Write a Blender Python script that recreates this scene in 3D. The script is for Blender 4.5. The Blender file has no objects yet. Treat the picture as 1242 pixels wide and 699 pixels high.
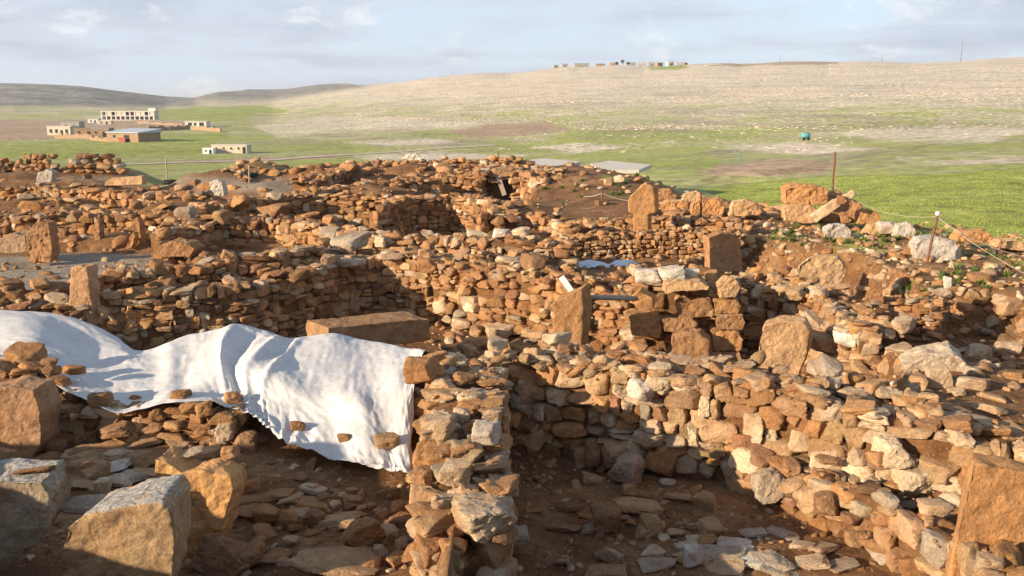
import bpy, bmesh, math, random
import numpy as np
from mathutils import Vector, Matrix, kdtree
scene = bpy.context.scene
COL = scene.collection
R = math.radians
rng = np.random.default_rng(7)
random.seed(7)
# ------------------------------------------------------------------ camera
W0, H0, FPX, PITCH = 1242.0, 699.0, 1120.0, R(11.3)
CAM = np.array((0.0, 0.0, 4.0))
Fv = np.array((0, math.cos(PITCH), -math.sin(PITCH)))
Uv = np.array((0, math.sin(PITCH), math.cos(PITCH)))
Rv = np.array((1.0, 0, 0))
def ray(px, py):
    return Fv + (px-W0/2)/FPX*Rv - (py-H0/2)/FPX*Uv
def P(px, py, z):
    d = ray(px, py); t = (z-CAM[2])/d[2]
    return CAM + d*t
def D(px, py, y):
    d = ray(px, py)
    return CAM + d*(y/d[1])
def project(p):
    q = np.asarray(p, float)-CAM
    f = q@Fv
    f = np.where(np.abs(f) < 1e-3, 1e-3, f)
    return W0/2+FPX*(q@Rv)/f, H0/2-FPX*(q@Uv)/f, f
cd = bpy.data.cameras.new('camera'); cam = bpy.data.objects.new('camera', cd); COL.objects.link(cam)
cam.location = CAM; cam.rotation_euler = (math.pi/2-PITCH, 0, 0)
cd.sensor_width = 36; cd.lens = FPX/W0*36; cd.clip_end = 20000; cd.clip_start = .1
scene.camera = cam
# ------------------------------------------------------------------ noise
def _h(i, j, k, s):
    n = (i*374761393+j*668265263+k*2147483647+s*144665+1013904223).astype(np.int64) & 0xffffffff
    n = ((n ^ (n >> 13))*1274126177) & 0xffffffff
    n = (n ^ (n >> 16)) & 0xffffffff
    return n/2147483648.0-1.0
def vnoise(p, s=0):
    p = np.asarray(p, float); b = np.floor(p).astype(np.int64); f = p-b; f = f*f*(3-2*f)
    i, j, k = b[..., 0], b[..., 1], b[..., 2]; x, y, z = f[..., 0], f[..., 1], f[..., 2]
    def L(a, c, t): return a+(c-a)*t
    return L(L(L(_h(i, j, k, s), _h(i+1, j, k, s), x), L(_h(i, j+1, k, s), _h(i+1, j+1, k, s), x), y),
             L(L(_h(i, j, k+1, s), _h(i+1, j, k+1, s), x), L(_h(i, j+1, k+1, s), _h(i+1, j+1, k+1, s), x), y), z)
def fbm(p, o=4, s=0):
    a, t, q = 1.0, 0, np.asarray(p, float)
    for n in range(o):
        t = t+a*vnoise(q, s+n); q = q*2.03+17.1; a *= .5
    return t
def f2(x, y, sc, o=3, s=0):
    return fbm(np.stack([x*sc, y*sc, np.zeros_like(x)+.37], -1), o, s)
def sstep(a, b, x):
    t = np.clip((x-a)/(b-a), 0, 1); return t*t*(3-2*t)
# ------------------------------------------------------------------ mesh helpers
def np_mesh(name, v, polys_flat, counts, mat_idx=None, smooth=True, attrs=None, sharp=0):
    me = bpy.data.meshes.new(name)
    v = np.ascontiguousarray(v, np.float32)
    me.vertices.add(len(v)); me.vertices.foreach_set('co', v.ravel())
    me.loops.add(len(polys_flat)); me.loops.foreach_set('vertex_index', np.ascontiguousarray(polys_flat, np.int32))
    me.polygons.add(len(counts))
    st = np.concatenate([[0], np.cumsum(counts)[:-1]]).astype(np.int32)
    me.polygons.foreach_set('loop_start', st)
    me.polygons.foreach_set('loop_total', np.asarray(counts, np.int32))
    if mat_idx is not None: me.polygons.foreach_set('material_index', np.asarray(mat_idx, np.int32))
    me.update(calc_edges=True)
    me.polygons.foreach_set('use_smooth', np.full(len(counts), smooth, bool))
    for k, a in (attrs or {}).items():
        at = me.color_attributes.new(k, 'FLOAT_COLOR', 'POINT')
        c = np.ones((len(v), 4), np.float32); c[:, :3] = a
        at.data.foreach_set('color', c.ravel())
    me.validate()
    if sharp: me.set_sharp_from_angle(angle=sharp)
    return me
class Acc:
    def __init__(s): s.v, s.f, s.c, s.m, s.n = [], [], [], [], 0
    def add(s, v, tris, col, mi=0):
        s.v.append(v); s.f.append(tris+s.n); s.n += len(v)
        s.c.append(np.broadcast_to(np.asarray(col, float), (len(v), 3))); s.m.append(np.full(len(tris), mi))
    def mesh(s, name, smooth=True):
        v = np.concatenate(s.v); f = np.concatenate(s.f)
        return np_mesh(name, v, f.ravel(), np.full(len(f), 3), np.concatenate(s.m), smooth, {'tint': np.concatenate(s.c)}, R(38))
def link(name, me, mats, parent=None):
    o = bpy.data.objects.new(name, me); COL.objects.link(o)
    for m in (mats if isinstance(mats, (list, tuple)) else [mats]):
        me.materials.append(m)
    if parent is not None: o.parent = parent
    return o
def empty(name, loc=(0, 0, 0)):
    o = bpy.data.objects.new(name, None); COL.objects.link(o); o.location = [float(q) for q in loc]; o.empty_display_size = .2
    return o
def tag(o, label=None, cat=None, group=None, kind=None):
    if label: o['label'] = label
    if cat: o['category'] = cat
    if group: o['group'] = group
    if kind: o['kind'] = kind
    return o
def grid_faces(nu, nv):
    i = np.arange(nu*nv).reshape(nv, nu)
    return np.stack([i[:-1, :-1], i[:-1, 1:], i[1:, 1:], i[1:, :-1]], -1).reshape(-1, 4)
# ------------------------------------------------------------------ rocks
def ico(sub):
    bm = bmesh.new(); bmesh.ops.create_icosphere(bm, subdivisions=sub, radius=1)
    v = np.array([x.co[:] for x in bm.verts]); f = np.array([[a.index for a in p.verts] for p in bm.faces]); bm.free()
    v /= np.linalg.norm(v, axis=1)[:, None]
    return v, f
ICO = {k: ico(k) for k in (2, 3, 4, 5)}
def rock(seed, sub, p=14, extra=11, box=.26, rough=1.0):
    g = np.random.default_rng(seed); d, f = ICO[sub]
    ax = np.array([(1, 0, 0), (-1, 0, 0), (0, 1, 0), (0, -1, 0), (0, 0, 1), (0, 0, -1)], float)
    n = ax+g.normal(0, box, ax.shape); n /= np.linalg.norm(n, axis=1)[:, None]
    dist = g.uniform(.72, 1.0, 6)
    m = g.normal(0, 1, (extra, 3)); lo_ = .82 if extra > 8 else .95; m /= np.linalg.norm(m, axis=1)[:, None]
    n = np.concatenate([n, m]); dist = np.concatenate([dist, g.uniform(lo_, 1.3, extra)])
    q = np.clip(d@n.T, 0, None)/dist
    r = (q**p).sum(1)**(-1/p)
    v = d*r[:, None]
    o = g.uniform(0, 50, 3)
    if sub >= 3:
        v = v*(1+rough*(.08*vnoise(v*2.2+o, 1)+.055*vnoise(v*5+o, 2)+(.034*vnoise(v*10+o, 3)+.016*vnoise(v*21+o, 4) if sub >= 4 else 0)))[:, None]
    else:
        v = v*(1+.09*vnoise(v*2.2+o, 1))[:, None]
    lo, hi = v.min(0), v.max(0)
    return (v-(lo+hi)/2)/((hi-lo)/2), f
ROCK = {2: [rock(100+i, 2) for i in range(16)], 3: [rock(200+i, 3, p=18) for i in range(20)], 4: [rock(300+i, 4, p=17) for i in range(20)]}
def rot(rx, ry, rz):
    return np.array((Matrix.Rotation(rz, 3, 'Z') @ Matrix.Rotation(ry, 3, 'Y') @ Matrix.Rotation(rx, 3, 'X')))
BLOCK = {2: [rock(600+i, 2, 20, 5, .13) for i in range(16)], 3: [rock(700+i, 3, 17, 7, .16, .9) for i in range(24)], 4: [rock(800+i, 4, 17, 8, .17, .9) for i in range(28)]}
def put(acc, g, res, c, half, frame=None, col=(.4, .3, .2), mi=0, lib=None):
    L_ = (lib or ROCK)[res]; v, f = L_[g.integers(len(L_))]
    fl = np.where(g.random(3) < .5, -1, 1)
    vv = v*half*fl
    if fl.prod() < 0: f = f[:, ::-1]
    if frame is not None: vv = vv@frame.T
    acc.add(vv+c, f, col, mi)
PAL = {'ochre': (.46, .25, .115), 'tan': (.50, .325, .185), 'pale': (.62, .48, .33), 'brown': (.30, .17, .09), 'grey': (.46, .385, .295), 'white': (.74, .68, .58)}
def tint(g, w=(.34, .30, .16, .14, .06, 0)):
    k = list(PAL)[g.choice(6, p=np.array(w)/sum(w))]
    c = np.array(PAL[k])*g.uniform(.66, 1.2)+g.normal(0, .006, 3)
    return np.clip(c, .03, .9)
# ------------------------------------------------------------------ materials
def newmat(name):
    m = bpy.data.materials.new(name); m.use_nodes = True
    nt = m.node_tree; b = nt.nodes['Principled BSDF']; b.inputs['Roughness'].default_value = .93
    b.inputs['Specular IOR Level'].default_value = .18
    return m, nt, b
def N(nt, t, **k):
    n = nt.nodes.new(t)
    for a, v in k.items():
        if a.startswith('i_'):
            q = a[2:]; q = int(q) if q.isdigit() else q
            n.inputs[q].default_value = v
        else: setattr(n, a, v)
    return n
def ramp(nt, src, stops):
    r = nt.nodes.new('ShaderNodeValToRGB')
    while len(r.color_ramp.elements) < len(stops): r.color_ramp.elements.new(.5)
    for e, (p, c) in zip(r.color_ramp.elements, stops):
        e.position = p; e.color = (*c, 1) if len(c) == 3 else c
    nt.links.new(src, r.inputs[0]); return r.outputs[0]
def mix(nt, fac, a, b, mode='MIX'):
    m = nt.nodes.new('ShaderNodeMix'); m.data_type = 'RGBA'; m.blend_type = mode
    for s, q in ((0, fac), (6, a), (7, b)):
        if hasattr(q, 'links') or hasattr(q, 'is_linked'): nt.links.new(q, m.inputs[s])
        elif isinstance(q, (int, float)): m.inputs[s].default_value = q
        else: m.inputs[s].default_value = (*q, 1)
    return m.outputs[2]
def noise(nt, co, scale, detail=5, rough=.6, dist=0):
    n = N(nt, 'ShaderNodeTexNoise', i_Scale=scale, i_Detail=detail, i_Roughness=rough, i_Distortion=dist)
    nt.links.new(co, n.inputs['Vector']); return n.outputs['Fac']
def g3(v): return (v, v, v)
def bump(nt, h, strength, dist, b, prev=None):
    n = N(nt, 'ShaderNodeBump', i_Strength=strength, i_Distance=dist)
    nt.links.new(h, n.inputs['Height'])
    if prev is not None: nt.links.new(prev, n.inputs['Normal'])
    nt.links.new(n.outputs[0], b.inputs['Normal']); return n.outputs[0]
def stone_material(name, src, lichen=.35, earth=.55, grain=1.0, crust=0):
    m, nt, b = newmat(name)
    co = N(nt, 'ShaderNodeNewGeometry').outputs['Position']
    if src == 'attr': base = N(nt, 'ShaderNodeVertexColor', layer_name='tint').outputs[0]
    elif src == 'object': base = N(nt, 'ShaderNodeObjectInfo').outputs['Color']
    else:
        r = N(nt, 'ShaderNodeRGB'); r.outputs[0].default_value = (*src, 1); base = r.outputs[0]
    n1 = noise(nt, co, 5.5, 6, .65); n2 = noise(nt, co, 26, 6, .7); n3 = noise(nt, co, 1.1, 4, .6); n4 = noise(nt, co, 90, 3, .6)
    c = mix(nt, 1.0, base, ramp(nt, n1, [(.25, g3(.62)), (.5, g3(1.0)), (.75, g3(1.28))]), 'MULTIPLY')
    c = mix(nt, 1.0, c, ramp(nt, n2, [(.3, (.74, .72, .70)), (.62, g3(1.1))]), 'MULTIPLY')
    # red soil stuck to the stone
    e = ramp(nt, n3, [(.44, g3(0)), (.62, g3(earth))])
    c = mix(nt, e, c, (.30, .14, .055))
    # pale lichen and limestone crust
    lf = ramp(nt, noise(nt, co, 9, 7, .75, .3), [(.56, g3(0)), (.68, g3(lichen))])
    c = mix(nt, lf, c, (.62, .53, .40))
    if crust:   # grey-white lichen crust on the weathered upper faces, with dark spots
        sp_ = N(nt, 'ShaderNodeSeparateXYZ'); nt.links.new(N(nt, 'ShaderNodeNewGeometry').outputs['Normal'], sp_.inputs[0])
        ad = N(nt, 'ShaderNodeMath', operation='MULTIPLY_ADD'); nt.links.new(noise(nt, co, 4, 7, .75), ad.inputs[0]); ad.inputs[1].default_value = 2.2; nt.links.new(sp_.outputs[2], ad.inputs[2])
        sc_ = N(nt, 'ShaderNodeMath', operation='MULTIPLY'); nt.links.new(ad.outputs[0], sc_.inputs[0]); sc_.inputs[1].default_value = .5
        up = ramp(nt, sc_.outputs[0], [(.78, g3(0)), (1.0, g3(crust))])
        cc = ramp(nt, noise(nt, co, 22, 7, .8), [(.34, (.10, .095, .08)), (.44, (.36, .34, .30)), (.56, (.62, .60, .56)), (.7, (.80, .78, .73))])
        c = mix(nt, up, c, cc)
    # small dark pits
    pv = N(nt, 'ShaderNodeTexVoronoi', i_Scale=34); nt.links.new(co, pv.inputs['Vector'])
    pt = ramp(nt, pv.outputs['Distance'], [(.0, g3(.55)), (.16, g3(1.0))])
    c = mix(nt, .6, c, pt, 'MULTIPLY')
    nt.links.new(c, b.inputs['Base Color'])
    k = bump(nt, n1, .7*grain, .11, b)
    k = bump(nt, n2, .85*grain, .045, b, k)
    k = bump(nt, pt, .5*grain, .018, b, k)
    bump(nt, n4, .6*grain, .010, b, k)
    return m
M_WALL = stone_material('weathered_masonry', 'attr')
M_LOOSE = stone_material('weathered_stone', 'object')
def soil_material(name, dark=(.11, .052, .022), light=(.27, .14, .062), pebble=.5):
    m, nt, b = newmat(name)
    co = N(nt, 'ShaderNodeNewGeometry').outputs['Position']
    n1 = noise(nt, co, 1.6, 6, .65); n2 = noise(nt, co, 14, 6, .7); n3 = noise(nt, co, 60, 4, .7)
    c = ramp(nt, n1, [(.3, dark), (.7, light)])
    c = mix(nt, 1.0, c, ramp(nt, n2, [(.3, g3(.68)), (.7, g3(1.25))]), 'MULTIPLY')
    pv = N(nt, 'ShaderNodeTexVoronoi', i_Scale=16); nt.links.new(co, pv.inputs['Vector'])
    pf = ramp(nt, pv.outputs['Distance'], [(.12, g3(pebble)), (.3, g3(0))])
    c = mix(nt, pf, c, (.38, .25, .15))
    nt.links.new(c, b.inputs['Base Color'])
    k = bump(nt, n2, .8, .06, b); k = bump(nt, pf, .6, .03, b, k); bump(nt, n3, .6, .012, b, k)
    return m
M_SOIL = soil_material('packed_red_earth')
def terrain_material():
    m, nt, b = newmat('terrain')
    co = N(nt, 'ShaderNodeNewGeometry').outputs['Position']
    A = N(nt, 'ShaderNodeVertexColor', layer_name='mask').outputs[0]   # R grass, G pale rock, B brown
    Bm = N(nt, 'ShaderNodeVertexColor', layer_name='site').outputs[0]  # R site soil, G grey floor, B left hills, grey rock with painted cloud shadow
    sa = N(nt, 'ShaderNodeSeparateColor'); nt.links.new(A, sa.inputs[0])
    sb = N(nt, 'ShaderNodeSeparateColor'); nt.links.new(Bm, sb.inputs[0])
    far1 = noise(nt, co, .018, 8, .72); far2 = noise(nt, co, .09, 7, .74); far3 = noise(nt, co, .55, 5, .7)
    mp = N(nt, 'ShaderNodeMapping'); mp.inputs['Scale'].default_value = (.014, .014, .5); nt.links.new(co, mp.inputs[0])
    strat = noise(nt, mp.outputs[0], 1.0, 8, .72, .3)
    def wadd(*tw):
        out = None
        for t, w_ in tw:
            m_ = N(nt, 'ShaderNodeMath', operation='MULTIPLY_ADD'); nt.links.new(t, m_.inputs[0]); m_.inputs[1].default_value = w_
            if out is None: m_.inputs[2].default_value = -.5*sum(q[1] for q in tw)
            else: nt.links.new(out, m_.inputs[2])
            out = m_.outputs[0]
        return out
    nz1 = wadd((far1, 1.6), (far2, 2.0), (strat, .8)); nz2 = wadd((far1, .8), (far2, 1.6), (strat, 2.2)); nz3 = wadd((far1, 1.0), (far2, 1.3))
    def brk(mask, n, lo=.25, hi=.75):
        s_ = N(nt, 'ShaderNodeMath', operation='ADD'); nt.links.new(mask, s_.inputs[0]); nt.links.new(n, s_.inputs[1])
        return ramp(nt, s_.outputs[0], [(lo, g3(0)), (hi, g3(1))])
    dry = ramp(nt, far2, [(.3, (.31, .275, .17)), (.7, (.46, .40, .28))])
    rock_c = ramp(nt, far3, [(.34, (.44, .37, .275)), (.62, (.74, .645, .51))])
    grass_c = ramp(nt, far2, [(.3, (.22, .265, .055)), (.5, (.30, .34, .08)), (.7, (.40, .41, .14))])
    brown_c = ramp(nt, far2, [(.3, (.33, .235, .15)), (.7, (.47, .355, .245))])
    c = mix(nt, brk(sa.outputs[1], nz2), dry, rock_c)
    c = mix(nt, brk(sa.outputs[0], nz1), c, grass_c)
    c = mix(nt, brk(sa.outputs[2], nz3, .35, .65), c, brown_c)
    shaded_rock = ramp(nt, far1, [(.36, (.14, .135, .115)), (.5, (.22, .212, .185)), (.62, (.33, .315, .285))])  # grey hill rock with the cloud shadow worked into its colour
    shaded_rock = mix(nt, 1.0, shaded_rock, ramp(nt, noise(nt, co, .045, 4, .7), [(.4, g3(.55)), (.6, g3(1.3))]), 'MULTIPLY')
    c = mix(nt, sb.outputs[2], c, shaded_rock)
    c = mix(nt, .9, c, ramp(nt, far3, [(.36, g3(.52)), (.64, g3(1.3))]), 'MULTIPLY')
    c = mix(nt, .8, c, ramp(nt, strat, [(.35, g3(.80)), (.6, g3(1.12))]), 'MULTIPLY')
    # excavated soil
    n1 = noise(nt, co, .9, 6, .65); n2 = noise(nt, co, 9, 6, .7); n3 = noise(nt, co, 45, 4, .7)
    s = ramp(nt, n1, [(.3, (.115, .055, .025)), (.5, (.20, .10, .043)), (.72, (.34, .20, .105))])
    s = mix(nt, 1.0, s, ramp(nt, n2, [(.3, g3(.66)), (.7, g3(1.28))]), 'MULTIPLY')
    pv = N(nt, 'ShaderNodeTexVoronoi', i_Scale=11); nt.links.new(co, pv.inputs['Vector'])
    pf = ramp(nt, pv.outputs['Distance'], [(.12, g3(.55)), (.3, g3(0))])
    s = mix(nt, pf, s, (.40, .28, .18))
    gf = ramp(nt, n2, [(.3, (.24, .20, .155)), (.7, (.34, .29, .23))])
    s = mix(nt, sb.outputs[1], s, gf)
    c = mix(nt, sb.outputs[0], c, s)
    nt.links.new(c, b.inputs['Base Color'])
    k = bump(nt, far3, .5, .25, b)
    k = bump(nt, n2, .8, .07, b, k); k = bump(nt, pf, .5, .03, b, k); bump(nt, n3, .6, .014, b, k)
    return m
M_TERR = terrain_material()
def plain(name, c, rough=.8, var=.25, sc=6, metal=0, bstr=.2):
    m, nt, b = newmat(name)
    co = N(nt, 'ShaderNodeNewGeometry').outputs['Position']
    n = noise(nt, co, sc, 5, .65)
    nt.links.new(mix(nt, 1.0, c, ramp(nt, n, [(.3, g3(1-var)), (.7, g3(1+var))]), 'MULTIPLY'), b.inputs['Base Color'])
    b.inputs['Roughness'].default_value = rough; b.inputs['Metallic'].default_value = metal
    bump(nt, n, bstr, .02, b)
    return m
# ------------------------------------------------------------------ sun, sky
SUN_AZ = (-.86, -.50); SUN_EL = R(16.5)
sd = Vector((SUN_AZ[0], SUN_AZ[1], 0)).normalized()*math.cos(SUN_EL)+Vector((0, 0, math.sin(SUN_EL)))
sl = bpy.data.lights.new('sun', 'SUN'); sl.energy = 5.0; sl.angle = R(.5); sl.color = (1, .80, .56)
so = bpy.data.objects.new('sun', sl); COL.objects.link(so); so.rotation_euler = (-sd).to_track_quat('-Z', 'Y').to_euler(); so.location = (-20, -12, 20)
w = bpy.data.worlds.new('World'); scene.world = w; w.use_nodes = True
nt = w.node_tree; bg = nt.nodes['Background']; bg.inputs['Strength'].default_value = .104
sky = N(nt, 'ShaderNodeTexSky', sky_type='NISHITA', sun_disc=False, sun_elevation=SUN_EL, sun_rotation=math.atan2(sd.x, sd.y), altitude=500, air_density=1.0, dust_density=1.2, ozone_density=1.0)
tc = N(nt, 'ShaderNodeTexCoord'); gen = tc.outputs['Generated']
sx = N(nt, 'ShaderNodeSeparateXYZ'); nt.links.new(gen, sx.inputs[0])
zc = N(nt, 'ShaderNodeMath', operation='ADD'); nt.links.new(sx.outputs[2], zc.inputs[0]); zc.inputs[1].default_value = .06
cx = N(nt, 'ShaderNodeCombineXYZ')
for i in (0, 1):
    dv = N(nt, 'ShaderNodeMath', operation='DIVIDE'); nt.links.new(sx.outputs[i], dv.inputs[0]); nt.links.new(zc.outputs[0], dv.inputs[1]); nt.links.new(dv.outputs[0], cx.inputs[i])
n1 = noise(nt, cx.outputs[0], .42, 7, .58, .4)
st = N(nt, 'ShaderNodeMapping'); st.inputs['Scale'].default_value = (4.5, 4.5, 10); st.inputs['Location'].default_value = (1.3, .4, 2.1); nt.links.new(gen, st.inputs[0])
n2 = noise(nt, st.outputs[0], 1.0, 8, .56, .2)
cl = N(nt, 'ShaderNodeMath', operation='MULTIPLY_ADD'); nt.links.new(n1, cl.inputs[0]); cl.inputs[1].default_value = .55
h = N(nt, 'ShaderNodeMath', operation='MULTIPLY'); nt.links.new(n2, h.inputs[0]); h.inputs[1].default_value = .45; nt.links.new(h.outputs[0], cl.inputs[2])
veil = ramp(nt, cl.outputs[0], [(.40, g3(.1)), (.54, g3(.95))])
cloud = ramp(nt, cl.outputs[0], [(.38, (4.7, 5.0, 5.4)), (.49, (3.9, 4.25, 4.8)), (.62, (2.95, 3.3, 3.95))])
puff = ramp(nt, noise(nt, st.outputs[0], 2.2, 8, .6, .1), [(.60, g3(0)), (.70, g3(.85))])
lowf = ramp(nt, sx.outputs[2], [(.0, g3(.75)), (.30, g3(.55)), (.6, g3(.0))])
base = mix(nt, lowf, sky.outputs[0], (3.1, 4.15, 5.6))
hi_ = ramp(nt, sx.outputs[2], [(.30, g3(1)), (.7, g3(.3))])
veil = mix(nt, 1.0, veil, hi_, 'MULTIPLY')
c = mix(nt, veil, base, cloud)
c = mix(nt, puff, c, (5.2, 5.3, 5.4))
nt.links.new(c, bg.inputs['Color'])
scene.view_settings.view_transform = 'Standard'; scene.view_settings.look = 'None'; scene.view_settings.gamma = 1
scene.view_settings.use_curve_mapping = False; scene.view_settings.exposure = .88
# ------------------------------------------------------------------ terrain
def crest_y(px): return np.interp(px, [-400, 0, 240, 300, 430, 520, 621, 750, 900, 1100, 1242, 1600], [1900, 1900, 2200, 3000, 2600, 1900, 1600, 1500, 1300, 1150, 1100, 1050])
CREST = np.array([(-400, 104), (0, 101), (50, 103), (100, 105), (140, 110), (200, 117), (235, 119), (265, 112), (300, 109.5), (350, 108), (385, 104), (420, 102), (440, 103.5), (480, 101), (560, 95.5), (650, 86), (690, 81.5), (750, 80.5), (830, 80.5), (900, 77.5), (1000, 75), (1100, 76.5), (1165, 75), (1200, 72), (1242, 69), (1600, 60)], float)
COLS = {
 -400: [(0, 0), (62, 0), (105, -6), (240, -10), (900, -10), (1300, 6)],
 0: [(0, 0), (62, 0), (105, -6), (240, -10), (900, -10), (1300, 6)],
 150: [(0, 0), (58, 0), (100, -6), (240, -10), (950, -10), (1350, 1)],
 200: [(0, 0), (52, 0), (100, -6), (240, -10), (950, -10), (1500, -3)],
 330: [(0, 0), (54, 0), (100, -6), (240, -10), (900, -10), (1500, 1)],
 430: [(0, 0), (64, 0), (120, -6), (240, -9.8), (600, -8.5), (1000, 1)],
 621: [(0, 0), (68, 0), (115, -4), (240, -9), (450, -5.7), (900, 12)],
 700: [(0, 0), (58, 0), (100, -4), (250, -8.4), (450, -3), (900, 17)],
 780: [(0, 0), (46, 0), (90, -3.8), (260, -8), (480, -.5), (880, 20)],
 900: [(0, 0), (36, 0), (50, -1.5), (100, -4), (260, -7), (500, 2), (850, 23)],
 1000: [(0, 0), (31, 0), (42, -1.0), (100, -3), (260, -5.5), (500, 4), (850, 26)],
 1100: [(0, 0), (28, 0), (38, -.8), (90, -2), (280, -3.5), (600, 11), (850, 30)],
 1242: [(0, 0), (25.5, 0), (36, -.8), (80, -1.5), (300, -2), (700, 21)],
 1600: [(0, 0), (24, 0), (36, -.8), (80, -1.5), (300, 0), (700, 24)]}
US = []; YS = np.concatenate([[0], np.geomspace(10, 9000, 420)]); TAB = []
for px, prof in COLS.items():
    d = ray(px, 125.7); u = d[0]/d[1]; US.append(u)
    cy = float(crest_y(px)); cp = float(np.interp(px, CREST[:, 0], CREST[:, 1])); cz = D(px, cp, cy)[2]
    a = np.array(prof+[(cy, cz), (cy*1.35, cz*.8-10), (9000, -60)])
    TAB.append(np.interp(np.log(YS+8), np.log(a[:, 0]+8), a[:, 1]))
US = np.array(US); TAB = np.array(TAB)
CU = np.array([ray(p, 110)[0]/ray(p, 110)[1] for p in CREST[:, 0]])
def far_z(x, y):
    yy = np.maximum(y, 1.0); u = np.clip(x/np.maximum(yy, 12), US[0], US[-1])
    iu = np.clip(np.searchsorted(US, u)-1, 0, len(US)-2); tu = (u-US[iu])/(US[iu+1]-US[iu]); tu = np.clip(tu, 0, 1)
    fy = np.interp(yy, YS, np.arange(len(YS))); iy = np.clip(fy.astype(int), 0, len(YS)-2); ty = fy-iy
    z = (TAB[iu, iy]*(1-ty)+TAB[iu, iy+1]*ty)*(1-tu)+(TAB[iu+1, iy]*(1-ty)+TAB[iu+1, iy+1]*ty)*tu
    # crest follows the measured skyline between the control columns
    px = np.interp(u, CU, CREST[:, 0]); cp = np.interp(u, CU, CREST[:, 1]); cy = crest_y(px)
    dref = np.array([TAB[k, -1] for k in range(2)]); del dref
    el = (H0/2-cp)/FPX; cz = 4+cy*np.tan(np.arctan(el)-PITCH)
    czt = np.zeros_like(z)
    fyc = np.interp(cy, YS, np.arange(len(YS))); ic = np.clip(fyc.astype(int), 0, len(YS)-2); tcc = fyc-ic
    czt = (TAB[iu, ic]*(1-tcc)+TAB[iu, ic+1]*tcc)*(1-tu)+(TAB[iu+1, ic]*(1-tcc)+TAB[iu+1, ic+1]*tcc)*tu
    z = z+(cz-czt)*np.exp(-((np.log(yy)-np.log(cy))/.28)**2)
    amp = np.clip((yy-70)/500, 0, 1)
    z = z+amp*(1.6*f2(x, y, .006, 3, 5)+.5*f2(x, y, .03, 3, 6))*np.clip(1-(yy/cy)**4, .12, 1)
    return z
def poly_sd(x, y, poly):
    poly = np.asarray(poly, float)[:, :2]; n = len(poly)
    best = np.full(x.shape, 1e9); inside = np.zeros(x.shape, bool)
    for i in range(n):
        a, b = poly[i], poly[(i+1) % n]; e = b-a
        t = np.clip(((x-a[0])*e[0]+(y-a[1])*e[1])/(e@e+1e-9), 0, 1)
        best = np.minimum(best, np.hypot(x-a[0]-t*e[0], y-a[1]-t*e[1]))
        c = ((a[1] <= y) & (b[1] > y)) | ((b[1] <= y) & (a[1] > y))
        inside ^= c & (x < a[0]+(y-a[1])/(b[1]-a[1]+1e-12)*e[0])
    return np.where(inside, best, -best)
def PP(z, *pts): return [P(a, b, z)[:2] for a, b in pts]
ROOMS = [  # polygon, floor z, edge softness
 (PP(0, (-80, 352), (60, 345), (135, 338), (215, 325), (205, 288), (100, 287), (-80, 290)), -.55, .25, 'grey'),
 (PP(0, (455, 285), (560, 288), (578, 264), (500, 244), (455, 252)), -1.2, .5, ''),
 (PP(0, (560, 236), (630, 240), (632, 226), (570, 222)), -1.0, .4, ''),
 (PP(0, (330, 268), (440, 275), (470, 258), (420, 247), (350, 250)), -.7, .6, ''),
 ([P(690, 338, 0)[:2], P(790, 330, 0)[:2], P(870, 325, 0)[:2], (6.4, 26.7), (5.2, 27.0), (3.2, 26.9), (1.4, 26.5)], -.5, .25, ''),
 # trench behind the ring wall
 (PP(.1, (862, 330), (960, 346), (1050, 362), (1082, 352), (1080, 326), (1000, 297), (900, 288), (850, 296)), -1.0, .3, ''),
 (PP(.1, (1086, 398), (1140, 420), (1210, 425), (1300, 415), (1300, 372), (1200, 352), (1130, 350), (1092, 360)), -1.0, .35, ''),
 # long trench behind the sheet running into the pillar room
 (PP(.2, (112, 374), (200, 366), (300, 357), (400, 334), (470, 320), (520, 324), (600, 333), (680, 346), (700, 356), (770, 364))+[(2.35, 17.6), (4.2, 17.5), (4.3, 18.6)]+PP(.2, (893, 353), (940, 357), (985, 372), (1010, 393), (1040, 420), (1046, 462), (960, 468), (870, 455), (760, 449), (705, 442), (690, 420), (640, 402), (560, 408), (545, 440), (300, 402), (110, 400)), -1.1, .22, 'trench'),
 # floor in front of the short wall
 ([P(-90, 536, -.7)[:2], P(285, 533, -.7)[:2], P(310, 545, -.7)[:2], P(420, 555, -.7)[:2], P(515, 548, -.7)[:2], P(508, 610, -.7)[:2], (-1.1, 6.0), (-6.2, 6.0)], -.7, .3, ''),
 # bench on the right
 ([P(900, 556, -.45)[:2], P(1050, 548, -.45)[:2], P(1180, 562, -.45)[:2], P(1330, 590, -.45)[:2], (7.5, 6), (3.6, 6)], -.6, .3, ''),
 # dark room
 ([(-.05, 6.0), (-.05, 8.6), P(622, 560, -1.15)[:2], P(760, 560, -1.15)[:2], P(925, 568, -1.15)[:2], P(1010, 620, -1.15)[:2], P(1090, 655, -1.15)[:2], P(1160, 720, -1.15)[:2], (3.6, 7.5), (3.5, 6)], -1.15, .22, ''),
]
GROW = {'cut': 0, 'trench': .5, 'grey': .35}
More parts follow.
